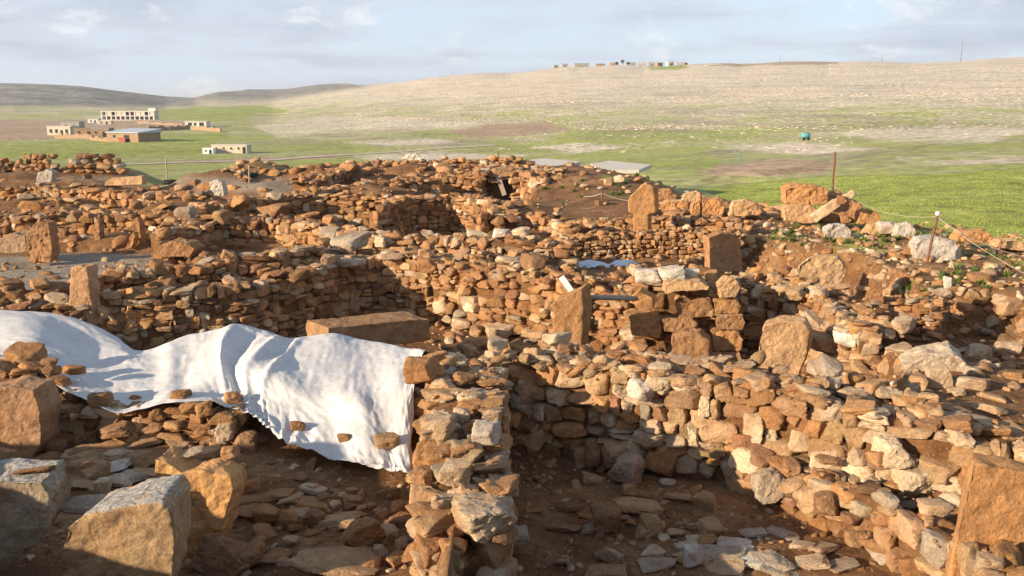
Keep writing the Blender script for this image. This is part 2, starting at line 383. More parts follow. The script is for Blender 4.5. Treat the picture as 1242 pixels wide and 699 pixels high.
def Z(x, y):
    z = far_z(x, y)
    site = sstep(6, 0, z*-1.0)
    z = z+site*sstep(6, 14, y)*(.10*f2(x, y, .35, 3, 11)+.05*f2(x, y, 1.3, 3, 12))*np.clip(1-(y-70)/40, 0, 1)
    # rubble mounds of the upper left and the middle
    L = sstep(3.5, -3.5, x-.02*y)*sstep(22, 30, y)*sstep(62, 50, y)
    z = z+L*(.70*f2(x, y, .20, 2, 21)+.28*f2(x, y, .55, 2, 22)-.1)
    # red earth bank on the middle right
    z = z+.9*np.exp(-(((x-3.2)/4)**2+((y-46)/7)**2))
    # spoil heap and hollow mounds in the valley
    for hx, hy, hw, hd, hh in HEAPS: z = z+hh*np.exp(-(((x-hx)/hw)**2+((y-hy)/hd)**2)**1.5)
    # the mound the photographer stands on, and an unseen berm added along the left to shade the floor
    near = np.minimum(2.35, 3.70-.55*y+.06*f2(x, y, 1.5, 3, 31))
    left = -1.4+(BERM_H+1.4)*sstep(BERM_X+1.2, BERM_X-.6, x+.3*f2(x, y, .5, 2, 32))*sstep(BERM_Y+2, BERM_Y-.5, y)
    for poly, fz, soft, kind in ROOMS:
        d = poly_sd(x, y, poly)
        wgt = sstep(-soft, soft*.3, d+GROW.get(kind, .3)+.05*f2(x, y, 1.1, 2, 41))
        z = z*(1-wgt)+(fz+.06*f2(x, y, .8, 3, 42)+.03*f2(x, y, 3, 2, 43))*wgt
    nl = np.maximum(near, left)
    z = np.where(nl > -1.3, np.maximum(z, nl), z)
    return z
BERM_X, BERM_Y, BERM_H = -7.2, 9.0, 1.4
def vp(px, py, z): return P(px, py, z)
HEAPS = []
def heap(px, py, y, w, d, h): p = D(px, py, y); HEAPS.append((p[0], p[1], w, d, h))
heap(935, 206, 95, 5.5, 3, .9); heap(890, 208, 92, 4, 2.5, .8); heap(745, 203, 70, 2.2, 2, .8)
def lin(a, b, s): return np.arange(a, b, s)
xs = np.unique(np.round(np.concatenate([lin(-60, -22, 1.0), lin(-22, -10, .25), lin(-10, 10, .085), lin(10, 18, .2), lin(18, 60.1, 1.0)]), 4))
ys = [-30.0]
while ys[-1] < 80: ys.append(ys[-1]+(1.0 if ys[-1] < 0 else .3 if ys[-1] < 6.5 else max(.08, .0072*ys[-1])))
ys = np.array(ys)
X, Y = np.meshgrid(xs, ys); ZZ = Z(X.ravel(), Y.ravel())
# far sheet continues from the last near row
yf = np.geomspace(ys[-1], 9000, 430); uf = np.unique(np.concatenate([np.linspace(-1.4, -.62, 40), np.linspace(-.62, .62, 620), np.linspace(.62, 1.4, 40)]))
UF, YF = np.meshgrid(uf, yf); XF = UF*YF; ZF = Z(XF.ravel(), YF.ravel())
def px_poly(px, py, pts, soft=6):
    return sstep(-soft, soft, poly_sd(px, py, np.array(pts, float)))
def masks(x, y, z):
    px, py, f = project(np.stack([x, y, z], -1))
    px = np.where(f > .5, px, -999); py = np.where(f > .5, py, 900)
    far = np.clip((y-60)/60, 0, 1)
    g = np.full(x.shape, .42); r = np.full(x.shape, .42); b = np.zeros(x.shape)
    gl = np.interp(py, [100, 118, 135, 150, 200], [.0, .25, .5, .62, .66])
    gr_ = np.interp(py, [70, 115, 135, 155, 175, 195, 230], [.03, .16, .42, .54, .58, .60, .62])
    t_ = sstep(560, 300, px+60*f2(x, y, .008, 4, 8)); g = gr_*(1-t_)+gl*t_
    r = np.interp(py, [70, 110, 140, 170, 200], [.95, .88, .66, .52, .42])
    wx, wy = 14*f2(x, y, .02, 4, 9), 2.2*f2(x, y, .03, 4, 10)
    def add(arr, pts, val, soft=5):
        m_ = sstep(-soft, soft, poly_sd(px+wx*far, py+wy*far, np.array(pts, float))); return arr*(1-m_)+val*m_
    g = add(g, [(930, 222), (1000, 215), (1120, 214), (1242, 204), (1700, 190), (1700, 420), (1100, 300), (900, 262), (860, 232)], 1.25, 4)
    g = add(g, [(190, 150), (290, 144), (345, 136), (320, 129), (240, 131), (190, 136)], 1.25, 2)
    g = add(g, [(-300, 176), (90, 174), (190, 168), (270, 160), (250, 186), (120, 190), (-300, 196)], 1.2, 3)
    g = add(g, [(520, 185), (560, 168), (640, 172), (720, 165), (700, 190), (760, 205), (880, 215), (860, 180)], .72, 8)
    r = add(r, [(310, 150), (400, 141), (560, 144), (590, 152), (470, 158), (330, 165)], .85, 6)
    g = add(g, [(310, 150), (400, 141), (560, 144), (590, 152), (470, 158), (330, 165)], .22, 6)
    r = add(r, [(640, 178), (700, 174), (760, 178), (700, 186)], 1.3, 3); g = add(g, [(640, 178), (700, 174), (760, 178), (700, 186)], .2, 3)
    r = add(r, [(740, 172), (820, 166), (830, 176), (760, 180)], 1.2, 3)
    r = add(r, [(760, 128), (900, 134), (1242, 140), (1242, 120), (900, 122), (760, 118)], .95, 6)
    r = add(r, [(1080, 190), (1180, 184), (1260, 188), (1260, 197), (1100, 200)], 1.3, 3)
    for pl_ in ([(430, 189), (520, 184), (640, 189), (560, 196), (450, 195)], [(880, 180), (960, 174), (1080, 180), (980, 187)], [(1020, 160), (1150, 152), (1260, 158), (1200, 172), (1060, 170)], [(420, 172), (520, 168), (560, 174), (470, 178)]):
        r = add(r, pl_, 1.0, 4); g = add(g, pl_, .2, 4)
    b = add(b, [(550, 160), (590, 151), (670, 149), (690, 157), (640, 165), (570, 168)], 1.0, 3)
    b = add(b, [(840, 213), (870, 200), (960, 192), (1010, 197), (1000, 210), (930, 214)], 1.0, 3)
    b = add(b, [(-300, 170), (40, 170), (110, 153), (120, 146), (-300, 147)], 1.1, 2)
    b = add(b, [(55, 149), (120, 143), (215, 146), (270, 151), (190, 156), (80, 156)], .85, 3)
    g = add(g, [(55, 149), (120, 143), (215, 146), (270, 151), (190, 156), (80, 156)], .1, 3)
    b = add(b, [(860, 80), (900, 76), (1010, 74), (1020, 77), (900, 81)], 1., 1.5)
    b = add(b, [(180, 195), (420, 186), (420, 190), (180, 199)], .75, 2)
    g = add(g, [(780, 81), (830, 79.5), (835, 83), (790, 84)], 1., 1)
    dist = np.hypot(x, y)
    px_ = px+1.6*wx; sh = sstep(800, 1150, y+120*f2(x, y, .01, 3, 14))*sstep(450, 200, px)*sstep(132, 126, py+.06*(px-100)*(px > 100)*0)
    sh = np.maximum(sh*sstep(275, 215, px_), .95*sstep(1500, 1900, y)*sstep(465, 405, px_)*sstep(200, 240, px_))
    # site soil fades at the edge of the dig
    fz = far_z(x, y)
    edge = np.interp(px, [-400, 0, 150, 200, 340, 380, 450, 640, 700, 760, 850, 950, 1100, 1242, 1700], [60, 60, 56, 50, 52, 58, 68, 68, 60, 48, 39, 33.5, 28.5, 25.5, 24])
    site = 1-sstep(-.6, 1.6, (y-edge)/np.clip(edge*.06, .8, 4)+.9*f2(x, y, .3, 3, 51))
    # trodden, weedy plateau on the right keeps a little grass
    grey = np.zeros(x.shape)
    for poly, zf, soft, kind in ROOMS:
        if kind == 'grey': grey = np.maximum(grey, sstep(-.2, .3, poly_sd(x, y, poly)))
    grey = np.maximum(grey, .75*px_poly(px, py, [(190, 214), (330, 216), (400, 226), (420, 240), (300, 234), (230, 226), (140, 222), (60, 216)], 5)*(y > 20))
    weed = px_poly(px, py, [(900, 262), (1060, 280), (1242, 300), (1300, 350), (1120, 345), (1020, 300), (890, 280)], 10)*sstep(.25, .9, f2(x, y, .9, 3, 52)+.2)
    weed = np.maximum(weed, px_poly(px, py, [(640, 205), (760, 215), (780, 240), (700, 235), (640, 220)], 8)*sstep(.3, .8, f2(x, y, .4, 3, 53)))
    site = site*(1-.8*weed); g = np.where(weed > .3, .9, g)
    return np.stack([g, r, b], -1), np.stack([site, grey, sh], -1)
mN = masks(X.ravel(), Y.ravel(), ZZ); mF = masks(XF.ravel(), YF.ravel(), ZF)
# ------------------------------------------------------------------ the white sheet (surface first: the ground keeps below it)
SC = [  # crest, middle, bottom edge: (px, py, depth)
 ((-60, 376, 17.2), (-50, 405, 15), (-60, 425, 13.9)),
 ((25, 377, 16.9), (30, 408, 14.8), (30, 440, 13.5)),
 ((85, 384, 16.6), (88, 432, 14.4), (86, 481, 12.75)),
 ((138, 405, 16.0), (132, 452, 13.9), (122, 498, 12.35)),
 ((172, 422, 15.4), (176, 462, 13.6), (158, 500, 12.3)),
 ((225, 408, 15.7), (222, 455, 13.6), (212, 491, 12.4)),
 ((262, 399, 15.9), (258, 446, 13.8), (262, 492, 12.4)),
 ((290, 393, 16.0), (282, 440, 13.9), (300, 500, 12.25)),
 ((320, 401, 15.8), (318, 446, 13.5), (332, 524, 11.9)),
 ((350, 412, 15.5), (350, 458, 13.2), (365, 540, 11.7)),
 ((400, 406, 15.5), (390, 475, 12.8), (408, 554, 11.35)),
 ((432, 409, 15.4), (428, 480, 12.6), (445, 565, 11.2)),
 ((468, 416, 15.0), (460, 490, 12.45), (478, 575, 11.1)),
 ((500, 424, 14.6), (490, 480, 12.5), (496, 578, 11.0)),
 ((516, 430, 14.2), (502, 470, 12.7), (503, 560, 11.5)),
]
def build_sheet():
    C = np.array([[D(*a) for a in row] for row in SC])            # n,3,3
    back1 = C[:, :1]+np.array((0, .35, -.30)); back2 = C[:, :1]+np.array((.0, .62, -.85))
    m1 = (C[:, :1]+C[:, 1:2])/2+np.array((0, .10, .05)); m2 = (C[:, 1:2]*.55+C[:, 2:]*.45)+np.array((0, 0, -.04))
    G = np.concatenate([back2, back1, C[:, :1], m1, C[:, 1:2], m2, C[:, 2:]], 1)   # n,7,3
    def cr(A, n):
        k = len(A); t = np.linspace(0, k-1, n); i = np.clip(t.astype(int), 0, k-2); f = (t-i)[:, None, None]
        p0, p1, p2, p3 = A[np.clip(i-1, 0, k-1)], A[i], A[i+1], A[np.clip(i+2, 0, k-1)]
        return .5*((2*p1)+(-p0+p2)*f+(2*p0-5*p1+4*p2-p3)*f*f+(-p0+3*p1-3*p2+p3)*f**3)
    nu, nv = 340, 150
    A = cr(G, nu); A = cr(A.transpose(1, 0, 2), nv)               # nv,nu,3
    uu, vv = np.meshgrid(np.linspace(0, len(SC)-1, nu), np.linspace(0, 6, nv))
    ph = uu+.35*(vv-4)*np.sin(uu*.9)
    def rid(s, sd): 
        return 1-np.abs(vnoise(np.stack([ph*s, vv*.16+ph*.0, np.full_like(ph, 3.1)], -1), sd))*2
    def rid2(a_, b_, s, sd): return 1-np.abs(fbm(np.stack([a_*s+.6*b_*s, b_*s*1.1-.3*a_*s, a_*0], -1), 3, sd))*2.2
    env = sstep(1.8, 3.2, vv)
    mid_ = np.exp(-((uu-7.6)/1.9)**2)+.25
    off = .020*rid(1.3, 61)*env*mid_+.008*rid(3.6, 62)*env*mid_+.07*vnoise(np.stack([uu*.8, vv*.9, vv*0], -1), 63)
    off += .022*sstep(4.9, 6, vv)*rid(5.0, 64)*sstep(6.5, 7.5, uu)*sstep(10.5, 9.5, uu)+.014*vnoise(np.stack([uu*3.2, vv*2.6, vv*0], -1), 65)*sstep(4.2, 6, vv)
    off += .004*vnoise(np.stack([uu*7, vv*5, vv*0], -1), 66)
    off += .020*sstep(4.7, 6, vv)*sstep(6.8, 7.8, uu)*(1-np.abs(vnoise(np.stack([uu*2.2+vv*1.2, vv*5, vv*0], -1), 69))*2)+.008*sstep(5, 6, vv)*vnoise(np.stack([uu*12, vv*14, vv*0], -1), 70)*sstep(6.8, 7.8, uu)
    off += .006*rid2(uu, vv, 1.2, 71)+.003*rid2(uu+.5*vv, vv, 3.1, 72)
    for c0, a, wd in ((6.7, .08, .2), (7.3, -.05, .16), (7.9, .07, .16), (8.6, .05, .14), (4.9, .05, .25)):   # the long drape folds
        off += a*np.exp(-((ph+.25*(vv-2)-c0-.25)/wd)**2)*sstep(1.9, 2.6, vv)*sstep(6.2, 4.2, vv)
    du = np.gradient(A, axis=1); dv = np.gradient(A, axis=0); n = np.cross(du, dv); n /= np.linalg.norm(n, axis=2)[..., None]+1e-9
    n = np.where(n[..., 2:3] < 0, -n, n)
    edge = (.07*vnoise(np.stack([uu*1.2, uu*0, uu*0+7], -1), 67)+.012*vnoise(np.stack([uu*5, uu*0, uu*0+9], -1), 68))*sstep(5, 6, vv)
    A = A+n*off[..., None]+dv/ (np.linalg.norm(dv, axis=2)[..., None]+1e-9)*edge[..., None]
    return A
SH = build_sheet(); SHV = SH.reshape(-1, 3)
skd = kdtree.KDTree(len(SHV))
for i, q in enumerate(SHV): skd.insert((q[0], q[1], 0), i)
skd.balance()
lo, hi = SHV.min(0)-.2, SHV.max(0)+.2
for i in np.nonzero((X.ravel() > lo[0]) & (X.ravel() < hi[0]) & (Y.ravel() > lo[1]) & (Y.ravel() < hi[1]))[0]:
    zs = [SHV[k][2] for (_, k, d_) in skd.find_n((X.ravel()[i], Y.ravel()[i], 0), 5) if d_ < .22]
    if zs: ZZ[i] = min(ZZ[i], min(zs)-.09)
# ------------------------------------------------------------------ ground, valley and hills
gv = np.stack([X.ravel(), Y.ravel(), ZZ], -1); gf = grid_faces(len(xs), len(ys))
ground = link('ground', np_mesh('ground', gv, gf.ravel(), np.full(len(gf), 4), attrs={'mask': mN[0], 'site': mN[1]}), M_TERR)
tag(ground, kind='structure')
fvt = np.stack([XF.ravel(), YF.ravel(), ZF], -1); ff = grid_faces(len(uf), len(yf))
pxf, pyf, _ = project(fvt)
hs = np.interp(pxf, [0, 240, 430, 621, 900, 1242], [1000, 1300, 620, 300, 230, 100])
row_hill = (fvt[:, 1] > hs)[ff[:, 0]]
for nm, sel in (('valley', ~row_hill), ('hillside', row_hill)):
    f_ = ff[sel]; used, inv = np.unique(f_.ravel(), return_inverse=True)
    tag(link(nm, np_mesh(nm, fvt[used], inv, np.full(len(f_), 4), attrs={'mask': mF[0][used], 'site': mF[1][used]}), M_TERR), kind='structure')
# ------------------------------------------------------------------ dry-stone walls
def resample(pts):
    p = np.array(pts, float); s = np.concatenate([[0], np.cumsum(np.hypot(*np.diff(p[:, :2], axis=0).T))])
    def at(q):
        q = np.asarray(q, float)
        pos = np.stack([np.interp(q, s, p[:, k]) for k in range(p.shape[1])], -1)
        a = np.stack([np.interp(q-.15, s, p[:, k]) for k in (0, 1)], -1); b = np.stack([np.interp(q+.15, s, p[:, k]) for k in (0, 1)], -1)
        t = b-a; t = t/(np.linalg.norm(t, axis=-1)[..., None]+1e-9)
        return pos, t
    return at, s[-1]
def face(acc, g, at, L, size, res, off=0.0, flip=False, ragged=.08, depth=.3, wts=None, batter=.0, gap=.06):
    """lay rubble courses over one face of a wall"""
    ss = np.linspace(0, L, 40); pp, _ = at(ss)
    z0, z1 = pp[:, 3].min(), pp[:, 2].max()+.12
    z = z0; sd = int(g.integers(1000))
    while z < z1:
        h = size*g.uniform(.44, .86); s = -g.uniform(0, size)
        while s < L:
            l = size*g.uniform(.55, 1.55)
            cells = [(s, z, l, h)]
            if g.random() < .22: cells = [(s, z, l, h*.5), (s, z+h*.5, l, h*.5)]
            elif g.random() < .12: cells = [(s, z, l*.5, h), (s+l*.5, z, l*.5, h)]
            elif g.random() < .10: cells = [(s, z, l, h*1.5)]
            for (a, b, c_, d_) in cells:
                sc, zc = a+c_/2, b+d_/2
                wob = .13*float(vnoise(np.array([sc*.8, z*.9, 1.7]), sd))
                zc += wob
                p, t = at(np.clip(sc, 0, L)); top = p[2]+ragged*float(vnoise(np.array([sc*2.1, 5.5, .3]), sd+1))
                if zc > top or zc < p[3]-.12 or g.random() < gap: continue
                nrm = np.array((t[1], -t[0], 0)); tt = np.array((t[0], t[1], 0))
                if flip: nrm = -nrm
                dp = depth*g.uniform(.7, 1.15)
                out = g.normal(0, .035)-batter*(zc-p[3])
                c = np.array((p[0], p[1], zc))+nrm*(off+out-dp*.5)+tt*(sc-np.clip(sc, 0, L))*.6
                fr = np.stack([tt, -nrm, (0, 0, 1)], 1)
                fr = fr@rot(g.normal(0, .10), g.normal(0, .11), g.normal(0, .16))
                put(acc, g, res, c, np.array((c_*.56, dp*.6, d_*.58)), fr, tint(g, wts) if wts else tint(g), 0, BLOCK if g.random() < .7 else None)
            s += l*.96
        z += h*.93
def capping(acc, g, at, L, thick, size, res, wts=None, over=.0, dens=1.0):
    n = int(L*thick/(size*size*.55)*dens)
    for _ in range(n):
        s = g.uniform(-.1, L+.1); t_ = g.uniform(.0, thick)
        p, t = at(np.clip(s, 0, L)); nrm = np.array((t[1], -t[0], 0)); tt = np.array((t[0], t[1], 0))
        hx, hy, hz = size*g.uniform(.3, .75), size*g.uniform(.28, .55), size*g.uniform(.13, .27)
        c = np.array((p[0], p[1], p[2]+g.normal(0, .05)+over))-nrm*t_+tt*(s-np.clip(s, 0, L))
        a = math.atan2(tt[1], tt[0])
        put(acc, g, res, c, np.array((hx, hy, hz)), rot(g.normal(0, .16), g.normal(0, .16), a+g.normal(0, .6)), tint(g, wts) if wts else tint(g), 0, BLOCK if g.random() < .7 else None)
def core(at, L, thick, inset=.13, drop=.03, g=None):
    ns = max(3, int(L/.12)); s = np.linspace(min(.2, L*.2), L-min(.2, L*.2), ns); p, t = at(s); nrm = np.stack([t[:, 1], -t[:, 0], t[:, 0]*0], -1)
    b = np.stack([p[:, 0], p[:, 1], p[:, 2]*0], -1)
    prof = []
    nz, nt_ = 8, max(3, int(thick/.14))
    for k in range(nz): prof.append((inset, k/(nz-1)))
    for k in range(1, nt_): prof.append((inset+(thick-2*inset)*k/(nt_-1), 1))
    for k in range(1, nz): prof.append((thick-inset, 1-k/(nz-1)))
    V = []
    for (o, r) in prof:
        z = (p[:, 3]-.15)*(1-r)+(p[:, 2]-drop)*r
        q = b-nrm*o; q[:, 2] = z; V.append(q)
    V = np.stack(V, 1).reshape(-1, 3); m = len(prof)
    f = grid_faces(m, ns)[:, ::-1]
    V = V+.045*np.stack([vnoise(V*4+k*9, 70+k) for k in range(3)], -1)+.02*np.stack([vnoise(V*11+k*9, 75+k) for k in range(3)], -1)
    caps = [list(range(m)), list(range((ns-1)*m, ns*m))[::-1]]
    flat = np.concatenate([f.ravel()]+[np.array(c) for c in caps]); cnt = np.concatenate([np.full(len(f), 4), [m, m]])
    return V, flat, cnt
NW = [0]
def wall(label, pts, thick=.7, size=.3, res=4, back=False, ends=(False, False), wts=None, ragged=.08, dens=1.0, name='drystone_wall', group='drystone walls of the excavated houses', batter=0.0, depth=.3, top_size=None, seed=None, gap=.06):
    NW[0] += 1; g = np.random.default_rng(seed or 900+NW[0])
    at, L = resample(pts)
    root = empty(name, (*at(L/2)[0][:2], at(L/2)[0][3])); tag(root, label, 'wall', group, 'thing')
    acc = Acc()
    face(acc, g, at, L, size, res, wts=wts, ragged=ragged, batter=batter, depth=depth, gap=gap)
    if back: face(acc, g, at, L, size, res, off=thick, flip=True, wts=wts, ragged=ragged, depth=depth)
    def endface(s):
        p, t = at(s); n = np.array((t[1], -t[0])); sg = -1 if s == 0 else 1
        a = np.array((p[0], p[1])); b_ = a-n*thick
        if s == 0: q = [(*b_, p[2], p[3]), (*a, p[2], p[3])]
        else: q = [(*a, p[2], p[3]), (*b_, p[2], p[3])]
        at2, L2 = resample(q); face(acc, g, at2, L2, size, res, wts=wts, depth=depth, ragged=ragged)
    if ends[0]: endface(0)
    if ends[1]: endface(L)
    def loc(o):
        o.matrix_parent_inverse = Matrix.Translation(-root.location)
    a = link('masonry', acc.mesh('masonry'), M_WALL, root); loc(a)
    ac = Acc(); capping(ac, g, at, L, thick, top_size or size*1.05, res, wts, dens=dens)
    a = link('capping', ac.mesh('capping'), M_WALL, root); loc(a)
    V, fl, cn = core(at, L, thick)
    a = link('earth_core', np_mesh('earth_core', V, fl, cn), M_SOIL, root); loc(a)
    return root
def line(*q):   # (px, py of the top edge, top z, base z)
    out = []
    for px, py, zt, zb in q:
        p = P(px, py, zt); out.append((p[0], p[1], zt, zb))
    return out
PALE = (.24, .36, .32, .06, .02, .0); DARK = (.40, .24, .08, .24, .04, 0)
wall('long front wall of pale stones running from the spur to the lower right pillar', line((600, 434, .22, -1.2), (700, 447, .25, -1.2), (800, 459, .28, -1.2), (870, 465, .30, -1.2), (950, 478, .28, -1.15), (1050, 502, .25, -1.0), (1150, 530, .15, -.6), (1260, 556, .05, -.55), (1400, 590, .0, -.5)), thick=1.15, size=.36, wts=PALE, ragged=.12)
wall('thick spur of wall coming towards the camera beside the white sheet', line((600, 745, -.85, -1.3), (612, 690, -.4, -1.2), (622, 640, -.05, -1.2), (618, 590, .0, -1.2), (612, 540, .15, -1.2), (612, 480, .22, -1.2), (600, 438, .22, -1.2))[::1], thick=.98, size=.36, back=True, ends=(True, False), wts=PALE, ragged=.1)
wall('low curved bench of big stones edging the dark floor by the right-hand pillar', line((905, 556, -.62, -1.2), (960, 575, -.6, -1.25), (1010, 592, -.55, -1.25), (1070, 618, -.5, -1.25), (1130, 648, -.42, -1.25), (1180, 690, -.4, -1.25), (1220, 740, -.4, -1.25)), thick=.45, size=.36, wts=DARK, dens=.9)
wall('short wall of flat courses under the lower hem of the white sheet', line((44, 493, -.2, -.75), (120, 496, -.22, -.75), (200, 498, -.21, -.75), (285, 501, -.22, -.75)), thick=.5, size=.28, ends=(False, True), wts=DARK, dens=.25)
wall('low wall of stacked stones left of the white sheet with a boulder on it', line((-70, 448, .05, -.75), (0, 452, .08, -.75), (52, 466, .02, -.7)), thick=.5, size=.28, wts=DARK)
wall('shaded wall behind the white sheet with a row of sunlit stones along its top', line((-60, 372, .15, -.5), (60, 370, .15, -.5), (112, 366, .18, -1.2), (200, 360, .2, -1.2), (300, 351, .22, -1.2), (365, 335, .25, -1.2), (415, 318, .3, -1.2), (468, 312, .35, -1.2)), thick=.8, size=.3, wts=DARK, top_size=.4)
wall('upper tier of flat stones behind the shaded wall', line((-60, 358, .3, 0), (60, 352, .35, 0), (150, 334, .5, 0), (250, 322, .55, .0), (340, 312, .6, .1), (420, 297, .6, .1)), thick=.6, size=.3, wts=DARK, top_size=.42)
wall('sunlit wall behind the tall slab pillar facing the deep trench', line((466, 313, .35, -1.2), (520, 318, .35, -1.2), (580, 326, .35, -1.2), (640, 333, .35, -1.2), (690, 348, .3, -1.2)), thick=.9, size=.27, res=3, wts=(.45, .35, .1, .1, .02, 0), gap=.12)
wall('low sunlit wall between the tall slab pillar and the masonry pier', line((690, 352, .1, -1.2), (740, 362, .05, -1.2), (790, 366, .1, -1.2)), thick=.8, size=.27, res=3, wts=(.45, .35, .1, .1, .02, 0))
wall('high masonry pier of big blocks between the pillar and the recess', [(2.45, 17.55, .62, -1.2), (3.05, 17.45, .66, -1.2), (3.75, 17.3, .62, -1.2), (4.15, 17.35, .5, -1.2)], thick=1.1, size=.42, wts=(.36, .34, .16, .12, .02, .02), ends=(False, True), depth=.4, name='masonry_pier', gap=.1)
wall('sunlit wall at the back of the pillar room running right from the pier', line((893, 348, .3, -1.2), (940, 352, .3, -1.2), (985, 365, .25, -1.1), (1010, 385, .2, -1.0), (1045, 405, .2, -.8)), thick=.8, size=.29, res=4, wts=PALE)
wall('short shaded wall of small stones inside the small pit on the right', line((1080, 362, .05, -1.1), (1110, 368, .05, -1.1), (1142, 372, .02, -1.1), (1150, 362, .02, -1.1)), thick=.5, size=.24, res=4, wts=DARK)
wall('neat low wall of small even stones behind the rubble in the middle of the site', [(1.5, 26.6, .12, -.6), (3.2, 27.0, .2, -.6), (5.2, 27.1, .24, -.6), (6.6, 26.8, .24, -.6)], thick=.6, size=.2, res=3, wts=(.5, .36, .06, .06, .02, 0), gap=.02)
wall('ragged low wall behind the neat wall and the T shaped pillar', [(.2, 29.2, .15, -.5), (2.5, 29.6, .2, -.4), (5, 29.2, .35, -.3), (7.2, 28.2, .4, -.3)], thick=.7, size=.26, res=3, wts=(.5, .36, .06, .06, .02, 0))
# upper left field of ruined rooms
UL = (.48, .20, .06, .26, .02, 0)
wall('brown ruined wall along the back of the grey pit on the left', line((-80, 268, .15, -.7), (40, 266, .2, -.7), (120, 262, .3, -.7), (200, 262, .3, -.7), (215, 280, .3, -.6)), thick=.9, size=.34, res=3, wts=UL)
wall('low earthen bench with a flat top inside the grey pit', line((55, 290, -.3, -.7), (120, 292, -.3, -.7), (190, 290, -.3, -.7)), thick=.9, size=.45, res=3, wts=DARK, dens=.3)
wall('crumbling sunlit wall right of the grey pit', line((205, 285, .35, -.5), (260, 270, .4, -.5), (330, 268, .4, -.6), (390, 278, .4, -.6), (450, 290, .35, -.6)), thick=.9, size=.36, res=3, wts=UL, ragged=.25)
wall('brown wall in the left background below the stone stacks', line((-80, 232, .15, -.3), (40, 230, .2, -.3), (150, 236, .3, -.2), (240, 240, .3, -.2)), thick=.8, size=.36, res=3, wts=UL, ragged=.2)
wall('ruined wall over the shallow hollow left of the centre', line((330, 243, .4, -.6), (400, 238, .5, -.6), (470, 240, .5, -.6)), thick=.8, size=.36, res=3, wts=UL, ragged=.2)
wall('rough ridge of wall across the middle of the rubble field', line((240, 252, .45, -.2), (300, 246, .5, -.2), (345, 240, .5, -.2)), thick=.8, size=.36, res=3, wts=UL, ragged=.25)
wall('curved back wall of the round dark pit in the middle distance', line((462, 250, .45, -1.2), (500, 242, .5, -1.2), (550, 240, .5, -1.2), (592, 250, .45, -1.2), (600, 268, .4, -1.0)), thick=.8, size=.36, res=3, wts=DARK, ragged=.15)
wall('stone wall on the right edge of the round dark pit', line((590, 268, .4, -.6), (640, 262, .4, -.4), (690, 276, .4, -.3)), thick=1.0, size=.34, res=3, wts=UL, ragged=.25)
wall('low wall on the near edge of the round dark pit', line((452, 296, .3, -.2), (520, 292, .35, -.2), (600, 294, .4, -.2), (690, 296, .35, -.4)), thick=.8, size=.36, res=3, wts=PALE, ragged=.2)
wall('wall on the left of the dark chamber with the planks', line((535, 215, .6, -.9), (560, 211, .75, -.9), (582, 210, .8, -.9)), thick=2.6, size=.4, res=3, wts=UL, ragged=.15, ends=(False, True))
wall('wall on the right of the dark chamber with the planks', line((626, 210, .8, -.9), (640, 212, .8, -.9), (658, 219, .6, -.6)), thick=2.6, size=.4, res=3, wts=UL, ragged=.15, ends=(True, False))
wall('back wall inside the dark chamber', [(-2.4, 47.6, .8, -1.2), (.9, 47.6, .8, -1.2)], thick=.6, size=.4, res=2, wts=DARK)
wall('long low wall on the skyline of the dig', line((385, 219, .5, 0), (430, 207, .5, 0), (480, 200, .6, 0), (540, 198, .7, 0), (640, 196, .7, 0)), thick=1.4, size=.45, res=2, wts=UL, ragged=.3)
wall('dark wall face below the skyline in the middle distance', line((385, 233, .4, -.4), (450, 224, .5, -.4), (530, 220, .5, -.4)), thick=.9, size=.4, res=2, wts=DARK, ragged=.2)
# ------------------------------------------------------------------ the sheet itself
mS, ntS, bS = newmat('white_geotextile')
co = N(ntS, 'ShaderNodeNewGeometry').outputs['Position']
na, nb_, nc = noise(ntS, co, 2.2, 6, .65), noise(ntS, co, 60, 3, .6), noise(ntS, co, 7, 6, .7)
cS = ramp(ntS, na, [(.3, (.50, .492, .49)), (.6, (.60, .595, .595))])
cS = mix(ntS, ramp(ntS, nc, [(.54, g3(0)), (.72, g3(.45))]), cS, (.46, .37, .28))
spk = ramp(ntS, noise(ntS, co, 34, 3, .7), [(.64, g3(0)), (.70, g3(.5))]); cS = mix(ntS, spk, cS, (.30, .22, .15))
ntS.links.new(cS, bS.inputs['Base Color'])
k_ = bump(ntS, nb_, .35, .006, bS); bump(ntS, nc, .5, .03, bS, k_)
nvS, nuS = SH.shape[:2]
fS = grid_faces(nuS, nvS)
meS = np_mesh('white_sheet', SHV, fS.ravel(), np.full(len(fS), 4))
sheet = link('white_sheet', meS, mS)
sm = sheet.modifiers.new('thickness', 'SOLIDIFY'); sm.thickness = .003
tag(sheet, 'large white protective sheet draped over the middle of the dig, weighted with stones', 'sheet')
